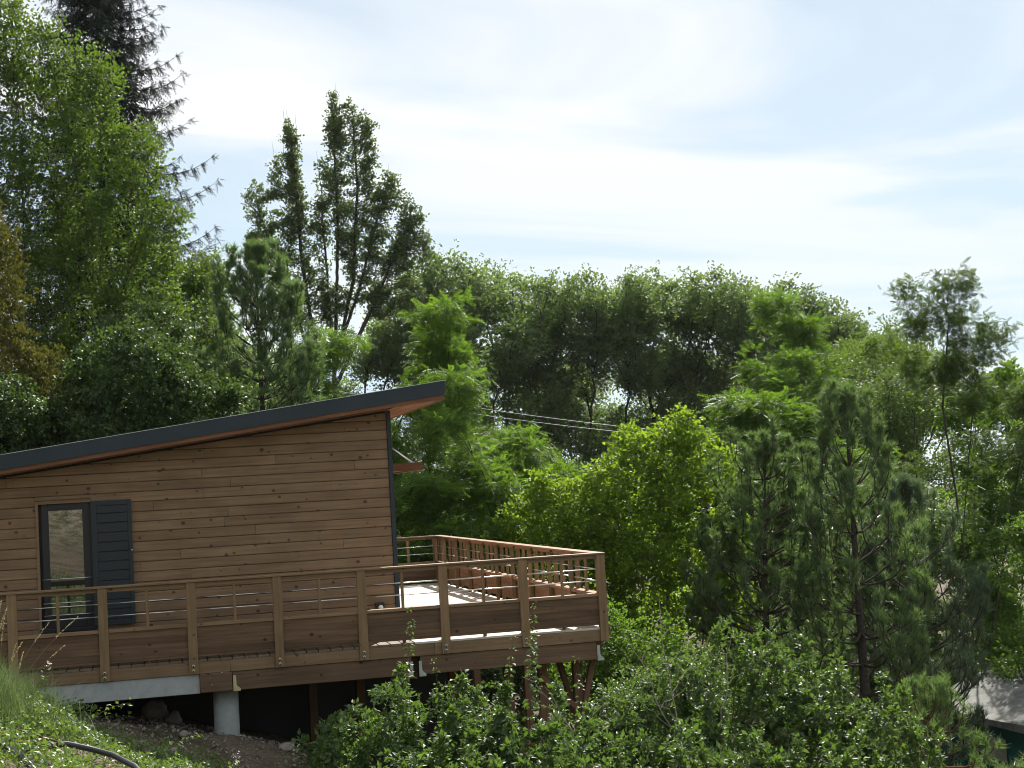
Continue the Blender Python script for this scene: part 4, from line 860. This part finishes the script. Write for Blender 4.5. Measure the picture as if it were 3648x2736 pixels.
G = grow(81, st, lb, step=.2, infl=1.8, kill=.3, natt=2400, tip_r=.005, tropism=(0, 0, .2))
ap = tree('aspen_tree', 'bright yellow green aspen glowing in the light right of the deck', 'tree', b, G, M['barklight'], [dict(tpl=ROUND, n=36000, size=.084, m=M['aspen'], seed=20, sig=.11, maxr=.015, nj=.9, cl=8, cr=.06, clump=.9)])
copytree(ap, 'lower yellow green aspen just behind the right end of the railing', at(3.3, 13.9, -.2), 2.6, (.80, .80, .80))
leafy('hazel_bush', 'mid green bush between terrace railing and the aspen trunk', 3.2, 9.5, -.1, 2.0, 77, M['locust'], 30000, .08, LEAF2, .1, 'bush')
leafy('hazel_bush', 'leafy green bush right behind the right corner post of the deck', 2.5, 5.2, -.9, 1.7, 78, M['shrub'], 26000, .075, LEAF4, .1, 'bush')
leafy('hazel_bush', 'dark leafy bush in the hollow under the far railing', .6, 14.2, .6, 2.4, 79, M['holly'], 36000, .09, LEAF2, .1, 'bush')
leafy('hazel_bush', 'dark leafy bush under the pines', 8.2, 14.5, -1.2, 2.8, 80, M['locustd'], 26000, .09, LEAF2, .1, 'bush')
leafy('hazel_bush', 'dark leafy bush added beneath the deck to block the sun', -.9, 9.0, -1.5, 2.2, 82, M['shrub'], 18000, .08, LEAF2, .1, 'bush')  # added to stop sun reaching under the deck from the right

# near shrubs in front of the deck --------------------------------------
def shrub(name, lab, x, y, zt, wdt, seed, n, size, tpl=LEAF4, m=None, dep=.9, nst=9, h0=None):
    R = np.random.default_rng(seed); b = at(x, y); h = zt-b[2]; stems = []; lob = []
    for k in range(nst): u = R.uniform(-1, 1); stems.append([(0, 0, 0), (u*wdt*.5, R.normal(0, .3), h*.35), (u*wdt*.8, R.normal(0, .35), h*.62*(1-.2*u*u))])
    for k in range(13): u = R.uniform(-1, 1); lob.append((u*wdt*.95, R.normal(0, dep*.4), h*(1-.16*u*u)-R.uniform(.1, .75), R.uniform(.10, .26), .25, R.uniform(.18, .42), .7))
    for k in range(9): u = R.uniform(-1, 1); lob.append((u*wdt*1.0, R.normal(0, dep*.45), h*R.uniform(.35, .85), R.uniform(.25, .45), .4, R.uniform(.25, .45), 1.1))
    for k in range(6): u = R.uniform(-1, 1); lob.append((u*wdt*.8, R.normal(0, .25), h*(1-.1*u*u)+R.uniform(-.05, .12), .05, .05, R.uniform(.2, .34), .22))
    G = grow(seed, stems, lob, step=.13, infl=1.3, kill=.19, natt=2000, tip_r=.0028, tropism=(0, 0, .35), wob=.1)
    t = thing(name, lab, 'shrub', b, 'leafy shrubs before the deck'); branches('stem', G, M['twig'], t, 4)
    foliage('leaves', G, tpl, int(n*.72), size*1.28, m or M['shrub'], t, seed, maxr=.010, sig=.03, nj=.75, droop=.15, clump=1.3)
    return t
for lab, x, y, zt, wd_, sd_, n_ in (
    ('low shrub just right of the concrete pillar', -3.75, -2.6, -.62, .55, 90, 8000), ('leafy shrub under the deck beam left of the tall shoots', -2.75, -2.4, -.16, .62, 91, 11000), ('leafy shrub before the deck support posts in the centre', -1.75, -2.5, -.62, .70, 92, 12000),
    ('shrub just below the right corner of the deck', -.75, -2.6, -.78, .65, 93, 12000), ('shrub right of the corner post of the deck', .10, -2.5, -.48, .65, 94, 13000), ('tallest shrub of the dense mound between deck and tent', .98, -2.6, -.02, .75, 95, 14000),
    ('shrub on the right shoulder of the dense mound', 1.85, -2.6, -.30, .70, 96, 13000), ('shrub sloping down to the tent at lower right', 2.55, -2.7, -.74, .60, 97, 10000), ('lowest shrub at the bottom right beside the young pines', 3.0, -2.9, -1.25, .45, 98, 7000),
    ('shrub along the bottom edge below the pillar', -3.1, -4.3, -.66, .75, 99, 11000), ('shrub along the bottom edge below the centre of the deck', -1.7, -4.4, -.78, .85, 100, 12000), ('shrub along the bottom edge below the deck corner', -.2, -4.4, -.85, .85, 101, 12000), ('shrub along the bottom edge below the dense mound', 1.2, -4.3, -1.0, .85, 102, 12000)):
    shrub('leafy_shrub', lab, x, y, zt, wd_, sd_, n_, .058)
# tall single shoots standing in front of the deck
def shoot(lab, x, y, z0, z1, seed, n=34, lean=.12):
    R = np.random.default_rng(seed); k = 14; nd = [np.array([x, y, z0])]
    for i in range(k): nd.append(nd[-1]+np.array([lean/k+R.normal(0, .012), R.normal(0, .01), (z1-z0)/k]))
    nd = np.array(nd)-np.array([x, y, z0]); t = thing('leafy_shoot', lab, 'shoot', (x, y, z0), 'tall shoots before the deck')
    branches('stem', (nd, np.arange(-1, k), np.linspace(.006, .0015, k+1), None), M['twig'], t, 5)
    f = np.sort(R.random(n)**.85); f[-6:] = np.linspace(.95, 1, 6); i = np.minimum((f*k).astype(int), k-1); pos = nd[i]+(nd[i+1]-nd[i])*(f*k-i)[:, None]
    a = np.arange(n)*2.4+R.normal(0, .3, n); d = np.stack([np.cos(a), np.sin(a), R.uniform(-.2, .5, n)], -1); fr = frames(R, n, d*3-np.array([0, 0, 1.2]), .6, (0, -.9, .7), .5)
    scatter('leaves', LEAF4, pos+d*.016, fr, .092*(1-.60*f**3)*R.uniform(.7, 1.15, n), np.where(f > .9, .97, R.random(n)*.8), M['shrub'], t); return t
shoot('tall leafy shoot in front of the terrace opening, left of the other shoots', -3.14, -2.3, -.9, .66, 1, 62, .20)
shoot('tallest leafy shoot in front of the second post from the right', -1.62, -2.3, -1.0, .60, 2, 64, .08)
shoot('shorter shoot just left of the tallest shoot', -1.92, -2.3, -1.0, .24, 3, 44, .18)
shoot('shorter shoot just right of the tallest shoot', -1.48, -2.3, -1.0, .28, 4, 46, .07)
shoot('leafy shoot before the braces under the deck corner', -.98, -2.3, -1.3, -.10, 5, 44, .02)
shoot('short shoot crossing the lower edge of the deck beam', -2.66, -2.3, -1.0, .02, 6, 36, -.03)
# bare grey twigs right of the corner post
R = np.random.default_rng(77)
for k, (lab, x0, z0, dx, dz) in enumerate((('bare grey twig arching up towards the corner post', .9, -1.9, -.85, 2.2), ('bare twig rising right of the corner post', .5, -2.0, -.1, 2.6), ('bare forked branch in front of the tallest shrub', .9, -1.9, .35, 2.0), ('fine bare twig crossing the brace under the deck corner', -.1, -1.8, -.9, 1.5))):
    nd = [np.zeros(3)]; pa = [-1]; rd = [.011]
    for i in range(16): nd.append(nd[-1]+np.array([dx/16+R.normal(0, .02), R.normal(0, .02), dz/16+R.normal(0, .015)])); pa.append(len(nd)-2 if i else 0); rd.append(.011-.0005*i)
    for j in (4, 7, 9, 11, 13):
        sd = R.choice([-1, 1]); p = j
        for q in range(6): nd.append(nd[p]+np.array([sd*R.uniform(.03, .09), R.normal(0, .02), R.uniform(.02, .09)])); pa.append(p); p = len(nd)-1; rd.append(.0045-.0004*q)
    t = thing('bare_branch', lab, 'branch', (x0-.45, -2.9, z0)); branches('stem', (np.array(nd), np.array(pa), np.array(rd), None), M['twigpale'], t, 4)

# ------------------------------------------------------------------ ground cover, grass, small things at lower left
R = np.random.default_rng(101); n = 36000
x = R.uniform(-9.2, -2.6, n*3); y = R.uniform(-10.5, -.9, n*3)
edge = np.interp(x, [-9, -7.8, -6.9, -6.2, -5.6, -4.6, -3.4], [-.8, -1.0, -1.25, -1.75, -2.5, -2.9, -2.6])+.18*np.sin(x*5)
bare = np.exp(-(((x+6.0)/.75)**2+((y+1.9)/.55)**2))+np.exp(-(((x+5.2)/.5)**2+((y+2.6)/.5)**2))*.7
dn = vnoise(x*1.4, y*1.4, 60)
keep = (y < edge+.3*dn) & (R.random(n*3) > bare*1.1) & (R.random(n*3) < .10+1.2*dn**1.3); x, y = x[keep][:n], y[keep][:n]; n = len(x)
hgt = (.05+.34*vnoise(x*1.3, y*1.3, 61)**1.4+.16*vnoise(x*5, y*5, 62))*np.interp(x, [-7, -5.8], [1, .55]); z = ground(x, y)+.05+hgt*R.random(n)**.45
fr = frames(R, n, None, 1, nj=.55); tone = vnoise(x*.9, y*.9, 63)
g = scatter('bramble_cover', LEAF4, np.stack([x, y, z], -1), fr, .064*R.uniform(.5, 1.25, n), np.clip(.45*tone+.45*R.random(n)+np.where(R.random(n) < .03, .5, 0), 0, 1), M['bramble'], None)
tag(g, 'low bramble leaves covering the bank at lower left', 'ground cover', kind='stuff')
R = np.random.default_rng(104); n = 1500; x = R.uniform(-5.9, -3.3, n); y = R.uniform(-4.3, -2.3, n); k_ = vnoise(x*2.3, y*2.3, 66) > .5; x, y = x[k_], y[k_]; n = len(x); x = np.repeat(x, 5)+R.normal(0, .05, n*5); y = np.repeat(y, 5)+R.normal(0, .05, n*5); n = len(x)
z = ground(x, y)+.04+.30*vnoise(x*3, y*3, 67)*R.random(n)
g = scatter('bramble_sprays', LEAF4, np.stack([x, y, z], -1), frames(R, n, None, 1, nj=.55), .062*R.uniform(.5, 1.2, n), R.random(n)*.9, M['bramble'], None); tag(g, 'scattered bramble sprays on the bare earth below the pillar', 'ground cover', kind='stuff')
R = np.random.default_rng(105); n = 2600; x = R.uniform(-7.2, -3.4, n); y = R.uniform(-3.6, 1.6, n); z = ground(x, y)+.16*fbm(x*1.6, y*1.6, 4, 3)*np.exp(-(((x+5.5)/6)**2+((y+2)/8)**2))+.012
ch = np.array([(1, 0, 0), (-.6, .8, 0), (-.5, -.9, 0), (.1, .1, .7), (0, 0, -.5)]); cf = np.array([(0, 1, 3), (1, 2, 3), (2, 0, 3), (1, 0, 4), (2, 1, 4), (0, 2, 4)])
g = scatter('rubble', (ch, cf), np.stack([x, y, z], -1), frames(R, n, None, 1, nj=.9), .010+.034*R.random(n)**4, R.random(n), M['rock'], None); tag(g, 'loose earth clods and small stones on the bank under the deck', 'rubble', kind='stuff')
# grass clump
def grassblades(name, cx, cy, rx, ry, n, L, seed, lab, wd=.0032):
    R = np.random.default_rng(seed); x = cx+R.normal(0, rx, n); y = cy+R.normal(0, ry, n); z = ground(x, y)
    a = R.uniform(0, 2*np.pi, n); d = np.stack([np.cos(a), np.sin(a), 0*a], -1); ln = L*R.uniform(.45, 1.15, n); bend = R.uniform(.15, .85, n); sd = np.stack([-d[:, 1], d[:, 0], 0*a], -1)
    V = []
    for f, wf in ((0, 1), (.35, .9), (.7, .6), (1, .05)):
        c = np.stack([x, y, z], -1)+d*(bend*ln*f**1.8)[:, None]+np.array([0, 0, 1])*(ln*f*(1-.42*bend*f))[:, None]
        V += [c-sd*wd*wf, c+sd*wd*wf]
    V = np.stack(V, 1).reshape(-1, 3); q = np.array([(0, 1, 3, 2), (2, 3, 5, 4), (4, 5, 7, 6)]); F = (q[None]+(np.arange(n)*8)[:, None, None]).reshape(-1, 4)
    o = mesh_np(name, V, F, M['grass'], None, np.repeat(R.random(n), 8)); tag(o, lab, 'grass', kind='stuff')
grassblades('grass', -7.70, -3.7, .34, .6, 6500, .72, 111, 'long green grass clump at the left edge of the bank')
grassblades('grass', -6.4, -2.2, 1.0, .6, 1300, .16, 112, 'sparse thin grass on the bare earth below the deck')
# flowering grass stems
R = np.random.default_rng(120)
for k in range(15):
    x0, y0 = -7.60+R.normal(0, .16), -3.8+R.normal(0, .3); z0 = gz(x0, y0); Lh = R.uniform(.85, 1.25); lx = R.uniform(-.05, .42) if k < 12 else R.uniform(.5, .8); K = 12
    f = np.linspace(0, 1, K+1); nd = np.stack([lx*f**1.7, R.normal(0, .1)*f, Lh*f*(1-.12*lx*f)], -1)
    t = thing('grass_stem', 'flowering grass stem at the left edge before the railing', 'grass stem', (x0, y0, z0), 'flowering grass stems on the bank')
    branches('stem', (nd, np.arange(-1, K), np.linspace(.0022, .0012, K+1), None), M['seed'], t, 3)
    m_ = 26; ff = np.linspace(.80, 1, m_); i = np.minimum((ff*K).astype(int), K-1); pos = nd[i]+(nd[np.minimum(i+1, K)]-nd[i])*(ff*K-i)[:, None]; d = unit(nd[-1]-nd[-3]); fr = frames(R, m_, np.tile(d*3, (m_, 1)), .8, nj=1)
    scatter('seed_head', LEAF2, pos, fr, np.full(m_, .021), R.random(m_), M['seed'], t)
# bramble shoots with blossom standing up from the cover
for k, (lab, x0, y0, L_, lx) in enumerate((('bramble shoot with buds before the left end of the concrete beam', -7.25, -3.6, .62, .28), ('bramble shoot reaching over the dark gap under the beam', -6.75, -2.9, .50, .55), ('arching bramble shoot above the bare earth', -5.95, -3.0, .45, .5), ('bramble shoot with pale blossom below the pillar', -5.2, -3.2, .36, .1), ('bramble shoot with pale blossom right of the pillar', -4.55, -2.9, .55, .12), ('leafy bramble shoot at the edge of the bank by the shrubs', -4.1, -2.9, .50, .3), ('bramble shoot leaning from the shrubs to the left', -3.6, -2.4, .62, -.45))):
    R = np.random.default_rng(130+k); z0 = gz(x0, y0)+.05; K = 10; f = np.linspace(0, 1, K+1); nd = np.stack([lx*f**1.4, R.normal(0, .08)*f, L_*(f-.35*f**2.6*(abs(lx) > .3))], -1)
    t = thing('bramble_shoot', lab, 'bramble', (x0, y0, z0)); branches('stem', (nd, np.arange(-1, K), np.linspace(.005, .002, K+1), None), M['twig'], t, 4)
    nn = 26; ff = R.uniform(.2, 1, nn); i = np.minimum((ff*K).astype(int), K-1); pos = nd[i]+(nd[i+1]-nd[i])*(ff*K-i)[:, None]+R.normal(0, .02, (nn, 3)); fr = frames(R, nn, None, 1, nj=.4)
    scatter('leaves', LEAF4, pos, fr, .058*R.uniform(.7, 1.2, nn), R.random(nn)*.9, M['bramble'], t)
    if k in (0, 3, 4):
        nf = 16; pos = nd[-1]+R.normal(0, .028, (nf, 3)); scatter('blossom', ROUND, pos, frames(R, nf, None, 1, nj=1), np.full(nf, .022), R.random(nf), M['flower'], t)
# hoses and rods lying on the bank
def onground(pts, lift=.05): return [(x, y, gz(x, y)+lift+l) for x, y, l in pts]
hs = tube('hose', onground([(-7.05, -5.6, .12), (-6.86, -5.55, .20), (-6.7, -5.5, .24), (-6.5, -5.5, .24), (-6.3, -5.55, .24), (-6.1, -5.8, .22), (-5.9, -6.3, .1), (-5.7, -7, .1)], .03), .027, M['hose'], None, 12)
tag(hs, 'black plastic hose running over the bramble bank down to the bottom edge', 'hose', 'black hoses on the bank')
hs = tube('hose', onground([(-7.6, -5.9, .22), (-7.35, -6.0, .24), (-7.2, -6.1, .22), (-7.0, -6.4, .16), (-6.8, -7, .08)], .03), .027, M['hose'], None, 12)
tag(hs, 'short length of black hose at the bottom left corner', 'hose', 'black hoses on the bank')
for k, (lab, a, b_) in enumerate((('rusty iron rod on the brambles at bottom left, the lower of the two', (-7.5, -5.7, .28), (-6.8, -6.0, .24)), ('rusty iron rod on the brambles at bottom left, the upper of the two', (-7.16, -5.35, .28), (-6.72, -5.6, .25)))):
    p = onground([a, b_], .03); rdx = tube('iron_rod', p, .008, M['rust'], None, 8); tag(rdx, lab, 'rod', 'rusty rods on the bank')
# stones
def rock(name, lab, loc, sx, sy, sz, seed, cat='stone', group=None):
    import bmesh
    bm = bmesh.new(); bmesh.ops.create_icosphere(bm, subdivisions=3, radius=1); R = np.random.default_rng(seed)
    P = np.array([v.co for v in bm.verts]); D_ = R.normal(size=(7, 3)); D_ = unit(D_)
    for v, p in zip(bm.verts, P):
        q = 1.0
        for d, l in zip(D_, R.uniform(.62, .9, 7)):
            t_ = p@d
            if t_ > l: q = min(q, l/t_)
        q *= 1+.05*math.sin(p[0]*7+seed)+.04*math.sin(p[1]*9+p[2]*5); v.co = Vector((p[0]*sx*q, p[1]*sy*q, p[2]*sz*q))
    me = bpy.data.meshes.new(name); bm.to_mesh(me); bm.free(); me.materials.append(M['rock']); me.polygons.foreach_set('use_smooth', [True]*len(me.polygons))
    o = bpy.data.objects.new(name, me); COL.objects.link(o); o.location = loc; o.rotation_euler = (R.uniform(-.3, .3), R.uniform(-.3, .3), R.uniform(0, 6)); tag(o, lab, cat, group)
rock('boulder', 'large grey boulder in the dark space under the concrete beam', (-5.95, 1.5, gz(-5.95, 1.5)+.12), .22, .2, .19, 1, 'boulder')
rock('boulder', 'smaller boulder right of the large one beneath the beam', (-5.72, 1.3, gz(-5.72, 1.3)+.05), .14, .14, .13, 2, 'boulder')
rock('stone', 'pale flat stone lying right of the pillar foot', (-4.33, -.1, gz(-4.33, -.1)+.03), .12, .12, .07, 3)
rock('stone', 'sunlit stone on the bare earth of the bank', (-5.75, -1.45, gz(-5.75, -1.45)+.05), .06, .05, .045, 4)
rock('stone', 'brown stone at the edge of the earth mound nearest the brambles', (-6.1, -1.5, gz(-6.1, -1.5)+.04), .05, .05, .04, 5)
rock('stone', 'small stone half sunk in the shaded earth left of the pillar', (-5.6, -.2, gz(-5.6, -.2)+.02), .07, .06, .05, 6)

# ------------------------------------------------------------------ tent, cables, pole
T = thing('tent', 'dark green tent with a weathered grey canvas roof at the lower right', 'tent', (15.2, 10.6, -6.2))
tx, ty, tz = 15.2, 10.6, -6.2
def tp_(V): return np.array(V)-np.array([tx, ty, tz])
A0, A1 = np.array([12.66, 14.6]), np.array([13.60, 6.2]); Wd = np.array([4.4, .45])
ez, rz_ = -3.98, -3.25
pts = [A0, A1, A1+Wd, A0+Wd]
V = [(p[0], p[1], -6.4) for p in pts]+[(p[0], p[1], ez) for p in pts]
F = np.array([(0, 1, 5, 4), (1, 2, 6, 5), (2, 3, 7, 6), (3, 0, 4, 7)]); mesh_np('wall', tp_(V), F, M['tentwall'], T)
# sagging roof sheet
nu, nv = 15, 17; RV = []
for i in range(nu):
    u = i/(nu-1)
    for j in range(nv):
        v = -.035+1.07*j/(nv-1); e = abs(u-.5)*2; p = A0+(A1-A0)*v+Wd*(-.06+1.12*u); zz = ez+(rz_-ez)*(1-e)**.85-.10*math.sin(math.pi*min(1, e))*math.sin(math.pi*v)-.05*e*(1-math.cos(v*6.28*2))*.5+.02*math.sin(u*23+v*9)
        RV.append((p[0], p[1], zz))
idx = np.arange(nu*nv).reshape(nu, nv); F = np.stack([idx[:-1, :-1], idx[1:, :-1], idx[1:, 1:], idx[:-1, 1:]], -1).reshape(-1, 4)
mesh_np('roof', tp_(RV), F, M['canvas'], T, smooth=True)
vl = []
for j in range(nv): q = RV[j]; vl += [(q[0]-.01, q[1], q[2]), (q[0]-.015, q[1], q[2]-.16-.03*math.sin(j))]
F = np.array([(2*j, 2*j+1, 2*j+3, 2*j+2) for j in range(nv-1)]); mesh_np('valance', tp_(vl), F, M['canvas'], T)
for (f0, f1, z0, z1) in ((.045, .080, -4.92, -4.46), (.25, .325, -4.98, -4.48), (.52, .60, -4.98, -4.48)):
    a, b_ = A0+(A1-A0)*f0, A0+(A1-A0)*f1; mesh_np('window', tp_([(a[0]-.02, a[1], z0), (b_[0]-.02, b_[1], z0-.03), (b_[0]-.02, b_[1], z1), (a[0]-.02, a[1], z1+.02)]), np.array([(0, 1, 2, 3)]), M['tentwin'], T)
mesh_np('gable', tp_([(*(A1), ez), (*(A1+Wd), ez), (*(A1+Wd*.5), rz_-.05)]), np.array([(0, 1, 2)]), M['tentwall'], T)
pole = tube('utility_pole', [(15.6, 30, gz(15.6, 30)-.3), (15.6, 30, 0), (15.6, 30, 3.15)], .14, M['barkpine'], None, 10, .75); tag(pole, 'weathered wooden utility pole at the right end of the cables', 'pole')
for k, (lab, za, zb_) in enumerate((('upper of the two slack power cables crossing the dark trees', 5.05, 3.02), ('lower of the two slack power cables crossing the dark trees', 4.72, 2.86))):
    pa_ = Vector((2.0, 47, za+1.9)); pb_ = Vector((15.6, 30, zb_)); P_ = [pa_.lerp(pb_, i/24)-Vector((0, 0, .55*4*(i/24)*(1-i/24)*.5)) for i in range(25)]
    c = tube('power_cable', P_, .010, M['cable'], None, 5); tag(c, lab, 'cable', 'power cables')

# ------------------------------------------------------------------ summer air between here and the far trees
m = bpy.data.materials.new('summer_air'); m.use_nodes = True; nt = m.node_tree; nt.nodes.clear()
o_ = N(nt, 'ShaderNodeOutputMaterial'); v = N(nt, 'ShaderNodeVolumePrincipled'); v.inputs['Density'].default_value = 0.00006; v.inputs['Color'].default_value = (.84, .92, 1, 1); v.inputs['Anisotropy'].default_value = 0.3
nt.links.new(v.outputs[0], o_.inputs['Volume'])
hz_ = box('haze', -2700, 2700, -2700, 2700, -110, 32, m); tag(hz_, 'thin summer haze softening the far trees', kind='stuff')
